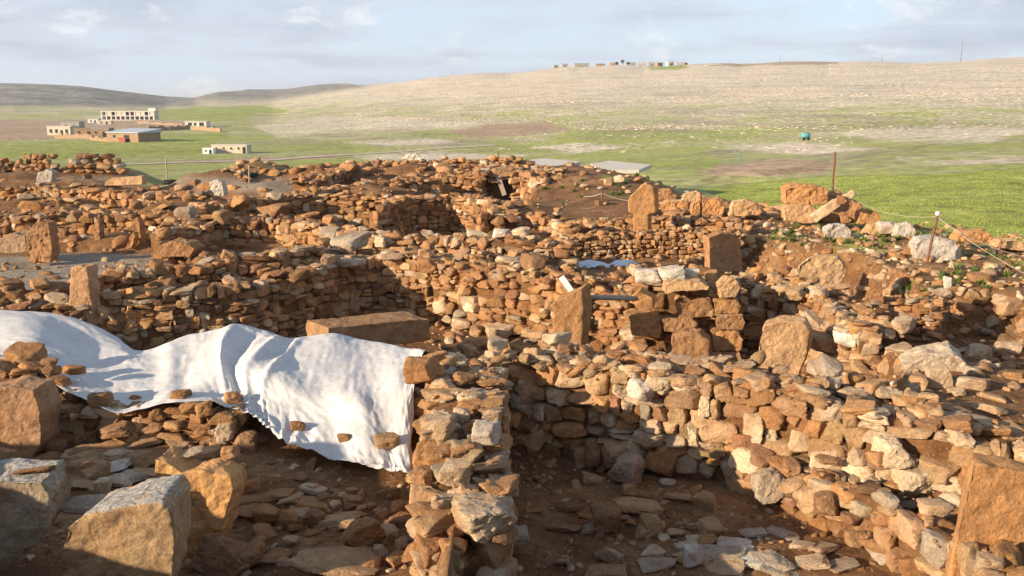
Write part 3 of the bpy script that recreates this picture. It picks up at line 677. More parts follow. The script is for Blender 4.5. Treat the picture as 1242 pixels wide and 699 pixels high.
# ------------------------------------------------------------------ dressed stones and pillars traced at their own distance and given their real depth
def hewn(name, stone_src, **k): return stone_material(name, stone_src, **k)
M_HEWN = stone_material('hewn_sandstone', 'object', lichen=.15, earth=.3, grain=.8)
M_CRUST = stone_material('lichen_crusted_limestone', 'object', lichen=.22, earth=.3, grain=1.3, crust=.95)
def traced(name, label, cat, outline, y, ext, color, mat=None, rough=.02, lean=0.0, group=None, vox=None, base=None, taper=0, rnd=1, parts=None, skew=0):
    am = np.mean([q[0] for q in outline]); pts = np.array([D(a, b, y+(a-am)*skew) for a, b in outline])
    if base is not None:
        lowz = pts[:, 2].min(); pts[pts[:, 2] < lowz+.12*(np.ptp(pts[:, 2])), 2] -= lowz-base
    c = pts.mean(0); ext = np.array(ext, float)
    bm = bmesh.new()
    a = [bm.verts.new(p) for p in pts]
    back = c+(pts-c)*(1-taper)+ext
    b = [bm.verts.new(p) for p in back]
    n = len(a)
    bm.faces.new(a); bm.faces.new(b[::-1])
    for i in range(n): bm.faces.new((a[i], b[i], b[(i+1) % n], a[(i+1) % n]))
    bmesh.ops.recalc_face_normals(bm, faces=bm.faces)
    bmesh.ops.triangulate(bm, faces=bm.faces)
    me = bpy.data.meshes.new(name); bm.to_mesh(me); bm.free()
    o = bpy.data.objects.new(name, me); COL.objects.link(o)
    size = max(np.ptp(pts[:, 0]), np.ptp(pts[:, 2]))
    md = o.modifiers.new('r', 'REMESH'); md.mode = 'VOXEL'; md.voxel_size = vox or max(.012, size/95)
    s2 = o.modifiers.new('s', 'SMOOTH'); s2.factor = .5; s2.iterations = rnd
    dg = bpy.context.evaluated_depsgraph_get()
    m2 = bpy.data.meshes.new_from_object(o.evaluated_get(dg)); o.modifiers.clear(); o.data = m2
    bpy.data.meshes.remove(me); m2.name = name
    v = np.empty(len(m2.vertices)*3, np.float32); m2.vertices.foreach_get('co', v); v = v.reshape(-1, 3).astype(float)
    nr = np.empty(len(v)*3, np.float32); m2.vertices.foreach_get('normal', nr); nr = nr.reshape(-1, 3)
    sd = len(name)*7+int(abs(c[0])*100) % 50
    k = 1/size
    cr_ = -np.exp(-(vnoise(v*3.1*k+sd*1.7, 85)/.045)**2)*.25-np.clip(vnoise(v*7*k+sd, 86)-.35, 0, 1)*1.6
    d = size*rough*(cr_+1.6*vnoise(v*2.2*k+sd, 81)+1.0*vnoise(v*6*k+sd, 82)+.55*vnoise(v*14*k+sd, 83)+.3*vnoise(v*30*k+sd, 84))
    v = v+nr*d[:, None]
    orig = np.array((c[0], c[1], v[:, 2].min())); v -= orig
    m2.vertices.foreach_set('co', v.astype(np.float32).ravel()); m2.update()
    m2.polygons.foreach_set('use_smooth', np.ones(len(m2.polygons), bool))
    m2.materials.clear(); m2.materials.append(mat or M_HEWN)
    o.location = orig; o.color = (*color, 1)
    return tag(o, label, cat, group, 'thing')
OR = (.48, .255, .11); OT = (.55, .35, .19); BR = (.36, .20, .10); GY = (.52, .46, .385)
PG = 'standing stone pillars of the dig'
T = traced
T('standing_pillar', 'tall orange slab pillar cut off by the lower right corner, half in shadow', 'pillar', [(1180, 562), (1215, 566), (1248, 573), (1262, 580), (1252, 640), (1238, 712), (1234, 760), (1148, 760), (1152, 690), (1166, 625)], 8.55, (.12, .32, .0), OR, rough=.010, group=PG)
T('standing_pillar', 'tall flat slab pillar with a slanting top in front of the sunlit wall', 'pillar', [(670, 366), (690, 357), (706, 349), (708, 380), (703, 440), (704, 470), (672, 470)], 16.0, (.17, .36, .03), (.42, .225, .10), rough=.010, group=PG)
T('standing_pillar', 'squat rounded pillar standing under the high masonry pier', 'pillar', [(814, 408), (828, 402), (848, 403), (860, 414), (863, 470), (816, 470)], 16.6, (.1, .3, 0), BR, rough=.018, group=PG)
T('standing_pillar', 'broad pale pillar leaning back in the recess right of the masonry pier', 'pillar', [(926, 396), (948, 390), (974, 391), (981, 402), (979, 430), (966, 462), (962, 480), (917, 480), (917, 440), (921, 412)], 15.6, (.16, .34, .02), OT, rough=.017, group=PG)
T('standing_pillar', 'dark square topped pillar in the trench below the rubble plateau', 'pillar', [(860, 289), (874, 283), (892, 284), (900, 293), (901, 330), (861, 330)], 21.2, (-.05, .4, 0), (.42, .23, .11), skew=.016, rough=.016, group=PG)
T('standing_pillar', 'upright T shaped pillar with a tilted head above the neat low wall', 'pillar', [(762, 244), (766, 236), (777, 226), (783, 222), (792, 228), (795, 258), (786, 260), (786, 300), (768, 300), (768, 260), (762, 258)], 28.0, (.18, .32, 0), OR, rough=.012, group=PG, rnd=1)
T('standing_pillar', 'narrow brown pillar rising behind the left end of the white sheet', 'pillar', [(86, 325), (95, 322), (105, 324), (108, 345), (111, 370), (112, 402), (82, 402), (84, 360)], 17.6, (.1, .22, 0), (.47, .28, .15), rough=.016, group=PG)
T('standing_pillar', 'worn double headed pillar in the grey pit on the left', 'pillar', [(31, 272), (38, 276), (46, 268), (58, 270), (63, 300), (61, 318), (34, 318)], 26.0, (.1, .3, 0), BR, rough=.03, group=PG)
T('standing_pillar', 'thin pillar standing against the brown wall beside a leaning one', 'pillar', [(160, 266), (166, 263), (169, 270), (172, 302), (162, 302)], 28.5, (.08, .2, 0), BR, rough=.03, group=PG)
T('standing_pillar', 'thin pillar leaning to the right against its upright neighbour', 'pillar', [(158, 284), (163, 281), (164, 287), (159, 302), (153, 302)], 28.2, (.06, .2, 0), OR, rough=.03, group=PG)
T('standing_pillar', 'thin pillar below a white stone at the back of the grey pit', 'pillar', [(114, 270), (120, 266), (122, 300), (116, 301)], 28.6, (.08, .2, 0), BR, rough=.03, group=PG)
T('standing_pillar', 'pale upright post stone left of the dark chamber', 'pillar', [(571, 215), (576, 213), (582, 216), (583, 234), (573, 234)], 46, (.1, .3, 0), OT, rough=.03, group=PG)
T('standing_pillar', 'rounded upright stone at the right jamb of the dark chamber', 'pillar', [(621, 213), (627, 211), (629, 240), (621, 240)], 45, (.1, .3, 0), OR, rough=.03, group=PG)
T('standing_pillar', 'short sunlit pillar outside the right side of the dark chamber', 'pillar', [(634, 229), (642, 226), (646, 232), (645, 245), (635, 245)], 43, (.2, .3, 0), OR, rough=.03, group=PG)
T('standing_pillar', 'small pale pillar standing up on the skyline wall', 'pillar', [(608, 195), (613, 194), (614, 208), (608, 208)], 54, (.1, .3, 0), OT, rough=.03, group=PG)
T('standing_pillar', 'slender stone pillar topped by a flat cap stone in the round dark pit', 'pillar', [(513, 258), (518, 259), (519, 281), (514, 281)], 36, (.08, .25, 0), OT, rough=.03, group=PG)
T('standing_pillar', 'square pillar pair stone on the right lip of the round dark pit', 'pillar', [(571, 264), (578, 261), (584, 266), (584, 284), (570, 284)], 33, (.1, .3, 0), OR, rough=.03, group=PG)
T('standing_pillar', 'pointed dark faced stone next to the square stone by the round pit', 'pillar', [(586, 268), (592, 263), (598, 270), (600, 284), (585, 284)], 32.8, (.2, .4, 0), BR, rough=.03, group=PG)
T('roof_slab', 'thick stone slab roofing the dark chamber', 'slab', [(574, 214), (574, 208), (600, 206), (634, 207), (635, 214), (605, 215)], 44.4, (0, 3.4, .05), (.40, .24, .13), rough=.02)
# blocks
T('hewn_block', 'long rectangular hewn slab lying in the trench behind the white sheet', 'block', [(398, 398), (440, 394), (496, 388), (521, 387), (523, 414), (470, 420), (400, 426)], 17.5, (-.55, .60, .02), (.36, .21, .11), rough=.010, skew=.0115)
T('hewn_block', 'big dark upright block at the left edge beside the low stacked wall', 'block', [(-40, 480), (10, 469), (40, 472), (49, 500), (50, 540), (38, 556), (-40, 580)], 11.9, (.05, .5, 0), (.40, .235, .135), rough=.016)
T('limestone_boulder', 'big square boulder with a grey lichen top at the lower left', 'boulder', [(82, 640), (100, 626), (150, 616), (196, 610), (208, 622), (212, 660), (208, 720), (150, 760), (66, 760), (70, 690)], 7.75, (.02, .62, .06), (.56, .39, .225), M_CRUST, rough=.017, taper=.12)
T('limestone_boulder', 'dark mossy boulder with a pale top cut off by the left edge', 'boulder', [(-60, 592), (0, 584), (50, 583), (60, 600), (58, 640), (40, 668), (-10, 690), (-70, 700)], 8.35, (.0, .55, .04), (.45, .38, .28), M_CRUST, rough=.02, taper=.1)
T('hewn_block', 'orange broken block with a notched top behind the square boulder', 'block', [(186, 556), (200, 560), (222, 574), (244, 571), (280, 580), (283, 594), (262, 660), (240, 680), (205, 650), (192, 610)], 9.1, (.08, .34, .02), (.60, .34, .145), rough=.016)
T('limestone_boulder', 'round white boulder sitting on the skyline of the dig', 'boulder', [(489, 192), (494, 187), (505, 186), (512, 192), (511, 203), (490, 203)], 53, (0, .7, 0), (.74, .68, .58), M_CRUST, rough=.03, taper=.2)
T('limestone_boulder', 'big grey white boulder behind the rusty post on the right plateau', 'boulder', [(1110, 300), (1118, 290), (1140, 288), (1158, 292), (1167, 304), (1167, 318), (1112, 319)], 24.0, (.05, .8, 0), (.66, .60, .52), M_CRUST, rough=.022, taper=.2)
T('limestone_boulder', 'low pitted grey boulder in front of the stacked orange blocks', 'boulder', [(1002, 280), (1010, 273), (1024, 271), (1033, 280), (1032, 291), (1003, 291)], 27.5, (0, .6, 0), (.64, .58, .50), M_CRUST, rough=.03, taper=.2)
T('limestone_boulder', 'two tone boulder in the trench, orange on one side and grey on the other', 'boulder', [(968, 322), (980, 312), (997, 309), (1016, 312), (1024, 322), (1020, 344), (1000, 352), (968, 350)], 20.4, (.25, .5, 0), (.56, .37, .21), M_LOOSE, rough=.024, taper=.15)
T('hewn_block', 'long orange block lying on top of another on the right skyline', 'block', [(952, 230), (960, 226), (985, 225), (1003, 229), (1004, 246), (985, 249), (953, 246)], 30.5, (.1, .8, 0), OR, rough=.03)
T('hewn_block', 'orange block underneath the long one on the right skyline', 'block', [(951, 252), (960, 248), (985, 249), (995, 256), (993, 270), (975, 271), (952, 268)], 30.3, (.1, .8, 0), OT, rough=.025)
T('hewn_block', 'pale slab leaning up against the stacked orange blocks', 'block', [(983, 262), (1000, 250), (1035, 231), (1038, 237), (1010, 256), (990, 270)], 29.6, (.05, .3, 0), (.64, .48, .31), rough=.014)
T('hewn_block', 'dark brown block behind the leaning pale slab', 'block', [(1004, 238), (1020, 235), (1030, 240), (1045, 250), (1044, 272), (1005, 272)], 31.0, (.1, .7, 0), BR, rough=.03)
T('hewn_block', 'broad pale slab tilted in the rubble slope by the right edge', 'block', [(1098, 446), (1120, 435), (1158, 429), (1172, 440), (1180, 470), (1160, 478), (1130, 480), (1102, 462)], 13.4, (.1, .5, .05), (.60, .49, .36), M_LOOSE, rough=.02)
T('hewn_block', 'upright pale block in front of the broad tilted slab', 'block', [(1126, 452), (1150, 446), (1156, 460), (1158, 492), (1128, 494)], 12.6, (.05, .25, 0), (.66, .50, .33), M_LOOSE, rough=.02)
T('hewn_block', 'tilted orange block at the end of the wooden beam', 'block', [(762, 362), (775, 352), (792, 362), (792, 374), (778, 378)], 16.6, (.1, .35, 0), OR, rough=.02)
T('hewn_block', 'large flat topped block crowning the masonry pier', 'block', [(806, 346), (820, 339), (850, 341), (861, 348), (858, 362), (822, 364), (806, 358)], 16.9, (.05, .55, .0), OT, rough=.018, base=.55)
T('limestone_boulder', 'round ochre boulder on the pier beside the flat topped block', 'boulder', [(869, 344), (878, 336), (892, 338), (899, 350), (892, 362), (874, 361)], 17.0, (.05, .35, 0), OT, M_LOOSE, rough=.03, taper=.2)
for ol, lb in [
 ([(820, 368), (862, 366), (867, 376), (864, 386), (824, 387)], 'squarish block directly under the flat topped block of the pier'),
 ([(802, 388), (838, 385), (846, 394), (842, 403), (806, 403)], 'block in the pier just above the squat rounded pillar'),
 ([(866, 366), (894, 364), (899, 372), (896, 381), (868, 381)], 'second block down in the right hand column of the pier'),
 ([(868, 383), (900, 382), (904, 392), (900, 400), (870, 400)], 'third block down in the right hand column of the pier'),
 ([(863, 402), (896, 401), (901, 412), (898, 425), (866, 426)], 'fourth block down in the right hand column of the pier'),
 ([(864, 428), (897, 427), (902, 440), (898, 454), (866, 456)], 'lowest block in the right hand column of the pier'),
 ([(764, 384), (800, 380), (804, 396), (800, 410), (766, 408)], 'shaded block in the pier under the tilted orange block')]:
    T('hewn_block', lb, 'block', ol, 16.95 if ol[0][0] > 801 else 17.05, (.05, .45, 0), (OT, BR, OR)[int(ol[0][0]) % 3], M_LOOSE, rough=.03)
T('hewn_block', 'low brown block lying in the rubble right of the grey pit', 'block', [(192, 300), (205, 293), (228, 296), (236, 302), (230, 312), (196, 312)], 25.0, (.1, .6, 0), BR, rough=.025)
T('hewn_block', 'dark flat block on the left floor of the grey pit', 'block', [(-5, 292), (12, 284), (30, 286), (33, 306), (8, 308), (-6, 306)], 26.2, (.05, .8, 0), (.40, .28, .19), rough=.02)
T('hewn_block', 'sunlit orange slab face on the earth bank below the stone stacks', 'block', [(126, 221), (135, 216), (172, 214), (173, 224), (130, 226)], 47, (0, .5, 0), OT, rough=.012)
T('limestone_boulder', 'upright white stone standing in the rubble of the upper left', 'boulder', [(255, 222), (261, 218), (269, 221), (272, 238), (255, 238)], 40, (.05, .4, 0), (.70, .64, .55), M_CRUST, rough=.03)
T('limestone_boulder', 'pale pile stone at the end of the left background bank', 'boulder', [(46, 210), (56, 205), (64, 209), (62, 221), (44, 221)], 46, (0, .5, 0), GY, M_CRUST, rough=.03)
for ol, y_, cl, lb in [
 ([(796, 262), (798, 248), (810, 243), (834, 246), (836, 262)], 34.0, OR, 'square faced orange block at the bottom of the heap behind the T shaped pillar'),
 ([(838, 262), (840, 248), (852, 240), (870, 242), (878, 252), (876, 263)], 33.0, OR, 'big rounded orange boulder in the middle of the heap by the field'),
 ([(884, 262), (890, 246), (905, 243), (917, 247), (922, 262)], 32.5, OT, 'blocky orange stone at the right end of the heap by the field'),
 ([(790, 243), (795, 232), (812, 230), (822, 238), (818, 246)], 36.0, BR, 'brown slab on the upper left of the heap behind the T shaped pillar'),
 ([(826, 246), (830, 236), (846, 232), (858, 240), (850, 248)], 35.5, OT, 'tan slab on the top of the heap behind the T shaped pillar'),
 ([(856, 246), (872, 240), (890, 247), (886, 254), (862, 253)], 34.5, BR, 'dark brown slab sloping off the top of the heap'),
 ([(742, 232), (745, 222), (756, 220), (766, 226), (768, 233)], 42.0, OT, 'orange lump of the small heap left of the T shaped pillar'),
 ([(1040, 272), (1044, 258), (1056, 254), (1068, 260), (1070, 272)], 30.0, OR, 'rounded orange block behind the rope right of the leaning slab'),
 ([(1048, 286), (1056, 274), (1078, 272), (1086, 280), (1082, 287)], 28.6, OT, 'long tan block lying under the rope right of the grey boulder'),
 ([(1086, 288), (1090, 274), (1104, 272), (1112, 282), (1108, 290)], 28.0, GY, 'tilted grey tan block at the end of the row under the rope'),
 ([(1158, 292), (1166, 282), (1196, 280), (1206, 288), (1204, 297)], 26.0, OR, 'broad orange block behind the grey white boulder'),
 ([(1208, 300), (1214, 292), (1236, 292), (1246, 300), (1244, 306)], 25.0, OT, 'orange slab on the field edge at the far right')]:
    T('hewn_block', lb, 'block', ol, y_, (.05, .5, 0), cl, rough=.03)
# ------------------------------------------------------------------ placing things on what is there
bpy.context.view_layer.update()
dg = bpy.context.evaluated_depsgraph_get()
def hit(px, py):
    d = Vector(ray(px, py)).normalized()
    ok, loc, nor, idx, ob, _ = scene.ray_cast(dg, Vector(CAM), d)
    return (np.array(loc), ob.name if ob else '', np.array(nor)) if ok else (None, '', None)
def drop(x, y):
    ok, loc, nor, idx, ob, _ = scene.ray_cast(dg, Vector((x, y, 12)), Vector((0, 0, -1)))
    return (loc[2], ob.name, nor) if ok else (None, '', None)
PM = []
for i in range(8):
    v, f = rock(500+i, 5, p=15, extra=9, box=.18, rough=1.1); PM.append(np_mesh('boulder_shape', v, f.ravel(), np.full(len(f), 3), sharp=R(30)))
PS = []
for i in range(16):
    v, f = rock(900+i, 4, 15, 9, .18, .9); PS.append(np_mesh('stone_shape', v, f.ravel(), np.full(len(f), 3), sharp=R(27)))
PL = []
for i in range(14):
    v, f = ROCK[3][i]; PL.append(np_mesh('stone_shape', v, f.ravel(), np.full(len(f), 3), sharp=R(27)))
for m_ in PM+PS+PL: m_.materials.append(M_LOOSE)
LOOSE = []
gs = np.random.default_rng(77)
def place_stone(name, cat, label, loc, half, yaw, tilt, col, near, group, big=False):
    me = (PM if big else PS if near else PL); me = me[gs.integers(len(me))]
    o = bpy.data.objects.new(name, me); COL.objects.link(o)
    o.location = loc; o.scale = [float(q) for q in half]
    o.rotation_euler = (tilt[0], tilt[1], yaw); o.color = (*[float(q) for q in col], 1)
    return tag(o, label, cat, group, 'thing')
EXPL = [
 # on the sheet
 (18, 441, 42, 36, 'ochre', 'big orange boulder weighing down the left end of the white sheet'),
 (58, 444, 22, 11, 'brown', 'small brown stone on the white sheet next to the big orange boulder'),
 (120, 493, 30, 18, 'brown', 'rounded brown stone holding the sheet hem at the left of the short wall'),
 (218, 491, 24, 19, 'brown', 'dark shaded stone, the first of three in a row on the sheet hem'),
 (244, 494, 22, 21, 'ochre', 'square ochre stone, the middle of three in a row on the sheet hem'),
 (268, 495, 21, 23, 'ochre', 'pointed ochre stone, the last of three in a row on the sheet hem'),
 (360, 523, 20, 12, 'brown', 'brown stone lying on the folds of the sheet below the shaded crease'),
 (417, 537, 18, 11, 'brown', 'small dark stone on the white sheet near its lower edge'),
 (468, 546, 33, 19, 'tan', 'oval tan stone weighing down the lower corner of the white sheet'),
 # left floor slabs
 (132, 575, 50, 16, 'white', 'white flat paving stone on the left floor'),
 (138, 590, 48, 18, 'pale', 'pale speckled paving stone just in front of the white one'),
 (220, 541, 44, 12, 'pale', 'long pale flat stone at the foot of the short wall'),
 (230, 556, 34, 16, 'pale', 'pale grey flat stone near the end of the short wall'),
 (176, 562, 60, 26, 'brown', 'wide brown flat stone in the middle of the left floor'),
 (108, 558, 82, 16, 'tan', 'long tan slab set in the left floor under the short wall'),
 (40, 577, 46, 14, 'brown', 'brown slab in the left floor near the dark upright block'),
 (84, 573, 48, 16, 'brown', 'brown slab beside the white paving stone'),
 (90, 594, 50, 17, 'tan', 'brownish slab in the left floor behind the square boulder'),
 (75, 616, 56, 26, 'grey', 'grey brown rock between the mossy boulder and the square boulder'),
 (120, 535, 36, 20, 'brown', 'brown stone at the foot of the short wall by the floor slabs'),
 (148, 528, 40, 18, 'brown', 'dark stone fallen in front of the short wall'),
 (176, 582, 40, 20, 'tan', 'tan slab in front of the wide brown flat stone'),
 (270, 542, 30, 17, 'tan', 'flat tan stone at the corner of the short wall'),
 (297, 549, 28, 26, 'tan', 'round tan stone at the corner of the short wall'),
 (278, 558, 22, 17, 'ochre', 'small ochre stone below the round tan one'),
 # right part of the left floor
 (310, 614, 46, 20, 'brown', 'brown stone in the small kerb right of the notched block'),
 (350, 612, 36, 16, 'tan', 'tan stone in the small kerb on the left floor'),
 (323, 640, 32, 26, 'ochre', 'square ochre stone standing below the small kerb'),
 (350, 643, 22, 26, 'ochre', 'upright ochre stone beside the square one below the small kerb'),
 (382, 620, 48, 18, 'ochre', 'flat reddish stone on the left floor'),
 (408, 642, 54, 26, 'tan', 'long tan stone sloping on the left floor'),
 (380, 640, 24, 22, 'brown', 'small brown stone between the ochre stones and the long tan one'),
 (436, 664, 60, 34, 'ochre', 'sunlit angular orange stone on the left floor'),
 (402, 698, 112, 34, 'tan', 'large rounded tan boulder at the bottom of the left floor', 1),
 (270, 697, 76, 42, 'brown', 'large brown boulder right of the notched orange block', 1),
 (318, 688, 36, 16, 'brown', 'dark stone half buried at the bottom of the left floor'),
 # spur
 (588, 650, 78, 58, 'pale', 'big pitted pale boulder on the near end of the wall spur', 1),
 (528, 660, 46, 56, 'grey', 'tall grey stone leaning on the near end of the wall spur', 1),
 (510, 696, 48, 42, 'brown', 'square brown stone at the foot of the wall spur'),
 (575, 699, 66, 40, 'brown', 'broad brown stone at the bottom edge in front of the pitted boulder'),
 (590, 541, 36, 30, 'white', 'rounded white stone on the right side of the wall spur'),
 (533, 533, 42, 30, 'pale', 'pale flat stone on the left side of the wall spur'),
 (552, 586, 40, 30, 'pale', 'pale square stone in the middle of the wall spur'),
 (592, 575, 40, 20, 'tan', 'long tan stone on the right edge of the wall spur'),
 (560, 512, 22, 18, 'pale', 'small pale stone high on the wall spur'),
 (500, 592, 26, 24, 'ochre', 'orange stone bulging from the left face of the wall spur'),
 # pile in the dark room
 (760, 590, 40, 40, 'grey', 'tall grey brown stone on the pile in the dark room', 1),
 (775, 607, 36, 18, 'brown', 'stone wedged under the tall stone of the pile in the dark room'),
 (776, 624, 62, 20, 'tan', 'long flat stone at the foot of the pile in the dark room'),
 (748, 562, 44, 34, 'tan', 'slanting stone at the top of the pile in the dark room'),
 (708, 566, 32, 30, 'tan', 'left hand tilted stone of the pile in the dark room'),
 (727, 562, 24, 30, 'brown', 'narrow tilted stone in the pile in the dark room'),
 (735, 648, 40, 38, 'brown', 'split brown stone standing on the floor of the dark room'),
 (790, 652, 26, 32, 'tan', 'small upright stone at the near end of the pile in the dark room'),
 (690, 622, 30, 16, 'brown', 'half buried stone on the dark room floor left of the pile'),
 (625, 662, 40, 22, 'grey', 'grey stone on the dark floor beside the wall spur'),
 (735, 704, 56, 22, 'tan', 'rounded tan stone cut off by the bottom edge in the dark room'),
 (893, 668, 50, 20, 'white', 'bluish white flat slab on the dark room floor'),
 (842, 688, 28, 26, 'white', 'small white stone standing on the dark room floor'),
 (862, 652, 30, 22, 'pale', 'pale flat stone next to the white slab in the dark room'),
 (872, 684, 70, 20, 'grey', 'broad grey slab in front of the white slab'),
 (935, 690, 60, 20, 'grey', 'light grey slab right of the white slab on the dark floor'),
 (975, 668, 34, 14, 'pale', 'pale patch of flat stone near the bench in the dark room'),
 (915, 652, 34, 12, 'grey', 'thin grey slab behind the white slab'),
 (1000, 672, 44, 16, 'pale', 'pale irregular slab under the curved bench'),
 (820, 652, 30, 12, 'pale', 'pale thin slab left of the pale flat stone in the dark room'),
 (880, 697, 54, 14, 'pale', 'pale slab cut by the bottom edge of the frame'),
 (950, 700, 50, 14, 'grey', 'grey slab by the bottom edge in the dark room'),
 (1025, 694, 44, 14, 'grey', 'grey slab in the corner under the curved bench'),
 (905, 688, 56, 18, 'white', 'whitish slab between the broad and the light grey slabs'),
 (850, 664, 34, 14, 'pale', 'small pale slab behind the broad grey slab'),
 (952, 656, 40, 14, 'grey', 'flat grey slab near the foot of the curved bench'),
 (985, 690, 50, 16, 'pale', 'pale slab at the right end of the dark room paving'),
 (830, 668, 26, 12, 'grey', 'little grey slab left of the white slab'),
 (800, 694, 50, 12, 'grey', 'flat grey slab left of the small white stone'),
 # at the foot of the front wall, right
 (940, 602, 42, 42, 'grey', 'big smooth grey tan stone leaning at the foot of the front wall', 1),
 (985, 617, 54, 40, 'tan', 'large rounded stone at the start of the curved bench', 1),
 (1016, 622, 36, 28, 'brown', 'brown stone next to the large rounded one on the curved bench'),
 (1118, 602, 64, 42, 'pale', 'large pale slab sloping down to the right hand pillar', 1),
 (1094, 562, 46, 34, 'pale', 'tilted pale stone fallen from the front wall', 0),
 (1072, 566, 40, 26, 'ochre', 'ochre stone under the tilted pale one'),
 (1160, 586, 44, 20, 'pale', 'oval pale stone just left of the right hand pillar'),
 (1005, 565, 30, 14, 'tan', 'flat tan stone at the foot of the front wall near the green weed'),
 (1055, 600, 60, 12, 'brown', 'flat dark stone lying on the bench earth'),
 # pier crown and behind
 (790, 341, 36, 22, 'white', 'rounded white stone, the larger of the pair crowning the pier'),
 (815, 342, 30, 20, 'white', 'white stone beside the larger one crowning the pier'),
 (775, 337, 22, 14, 'pale', 'pale stone at the left end of the pier crown'),
 (840, 337, 20, 12, 'white', 'small white stone at the back of the pier crown'),
 (605, 289, 24, 12, 'white', 'white stone in the rubble below the round dark pit'),
 (580, 287, 30, 12, 'pale', 'long pale stone left of the white one below the round pit'),
 (632, 289, 24, 14, 'pale', 'pale pointed stone right of the white one below the round pit'),
 (478, 318, 34, 12, 'pale', 'pale flat stone on the corner of the sunlit wall'),
 (415, 326, 40, 18, 'grey', 'flat grey stone on the bend of the shaded wall'),
 (527, 328, 26, 20, 'ochre', 'square ochre block on top of the sunlit wall'),
 (560, 402, 26, 16, 'pale', 'pale stone at the left end of the stone platform'),
 (605, 412, 34, 20, 'pale', 'pale rounded stone in the middle of the stone platform'),
 (655, 412, 32, 16, 'tan', 'tan stone on the platform just left of the slab pillar'),
 (575, 424, 36, 18, 'tan', 'flat tan stone on the platform behind the top of the spur'),
 (529, 437, 36, 24, 'ochre', 'orange stone lying on the end of the sheet crest at the top of the spur'),
 (520, 462, 44, 34, 'ochre', 'orange stone where the white sheet meets the wall spur'),
 (758, 480, 26, 32, 'pale', 'upright pale stone near the middle of the front wall top'),
 (784, 482, 28, 26, 'white', 'bright block like stone on the front wall top'),
 (1185, 440, 40, 22, 'pale', 'long pale stone at the right edge of the rubble slope'),
 (1222, 433, 36, 20, 'pale', 'pale boulder above the broad tilted slab at the right edge'),
 (1035, 416, 28, 18, 'white', 'small bright white stone above the right recess'),
 (1010, 430, 36, 26, 'tan', 'sloping tan stone above the right recess'),
 (1140, 362, 30, 14, 'pale', 'pale flat stone at the head of the small pit'),
 (1150, 355, 10, 22, 'white', 'small white stone on edge above the small pit'),
 (1168, 385, 26, 18, 'ochre', 'ochre stone sticking out of the earth side of the small pit'),
 (1235, 385, 30, 20, 'tan', 'tan stone at the right side of the small pit'),
 (1082, 282, 24, 16, 'white', 'angular white stone beside the stacked blocks'),
 (752, 222, 14, 10, 'pale', 'pale rounded stone in the small heap left of the T shaped pillar'),
 (738, 226, 12, 10, 'tan', 'tan stone at the left end of the small heap'),
 (1020, 248, 14, 12, 'brown', 'dark chunk of stone under the tip of the leaning slab'),
 (1025, 271, 16, 10, 'ochre', 'orange stone between the grey boulder and the stacked blocks'),
 (1000, 272, 12, 10, 'ochre', 'small orange stone under the leaning pale slab'),
]
PALW = list(PAL)
todo = []
for e in EXPL:
    h_, nm, nr = hit(e[0], e[1]-1)
    if h_ is None: continue
    if nr[2] < .45: h_ = h_+nr*.16
    todo.append((e, h_))
# zones of smaller loose stones: (polygon, number, size range m, colour weights, where)
ZONES = [
 ([(600, 428), (740, 442), (860, 454), (1000, 472), (1230, 520), (1235, 548), (1100, 520), (950, 485), (800, 464), (640, 450)], 18, (.2, .38), (.25, .35, .3, .1, .02, 0), 'on top of the long front wall'),
 ([(560, 402), (660, 404), (750, 442), (700, 452), (600, 440), (545, 430)], 16, (.2, .4), (.2, .35, .3, .1, .05, 0), 'on the stone platform beside the slab pillar'),
 ([(980, 385), (1080, 372), (1140, 410), (1236, 440), (1236, 505), (1100, 488), (1010, 462), (985, 440)], 34, (.2, .45), (.15, .3, .4, .05, .1, 0), 'on the rubble slope behind the front wall'),
 ([(640, 580), (900, 585), (920, 690), (640, 690)], 20, (.12, .34), (.1, .3, .1, .3, .2, 0), 'on the dark room floor'),
 ([(310, 545), (480, 585), (495, 640), (450, 640), (330, 590)], 16, (.08, .2), (.3, .3, .1, .3, 0, 0), 'on the dark soil below the white sheet'),
 ([(300, 590), (470, 600), (500, 640), (490, 690), (300, 690)], 34, (.14, .34), (.35, .25, .1, .3, 0, 0), 'on the left floor by the spur'),
 ([(0, 540), (280, 540), (180, 600), (70, 600), (0, 590)], 16, (.2, .45), (.2, .35, .2, .2, .05, 0), 'on the left floor by the short wall'),
 ([(960, 560), (1140, 600), (1150, 650), (1080, 620), (980, 590)], 14, (.12, .3), (.2, .3, .3, .1, .1, 0), 'on the curved bench'),
 ([(120, 362), (300, 348), (420, 312), (470, 308), (470, 316), (420, 322), (300, 356), (120, 372)], 12, (.25, .45), (.25, .4, .2, .1, .05, 0), 'on top of the shaded wall'),
 ([(460, 292), (690, 296), (690, 340), (600, 320), (480, 310)], 26, (.3, .6), (.35, .35, .15, .1, .05, 0), 'in the rubble behind the sunlit wall'),
 ([(0, 225), (240, 222), (420, 240), (440, 300), (300, 310), (230, 270), (0, 262)], 36, (.4, .8), (.45, .25, .1, .15, .05, 0), 'in the upper left rubble'),
 ([(890, 275), (1100, 298), (1236, 335), (1236, 350), (1100, 345), (1000, 300), (900, 285)], 14, (.2, .5), (.2, .3, .3, .05, .15, 0), 'on the weedy plateau'),
 ([(880, 345), (1000, 372), (1080, 362), (1060, 352), (960, 340), (880, 330)], 14, (.25, .45), (.2, .35, .35, .05, .05, 0), 'along the back wall of the pillar room'),
 ([(390, 200), (640, 196), (650, 215), (400, 220)], 10, (.5, .9), (.5, .25, .1, .15, 0, 0), 'on the skyline wall'),
]
auto = []
def inside(px, py, poly): return poly_sd(np.array([px], float), np.array([py], float), poly)[0] > 0
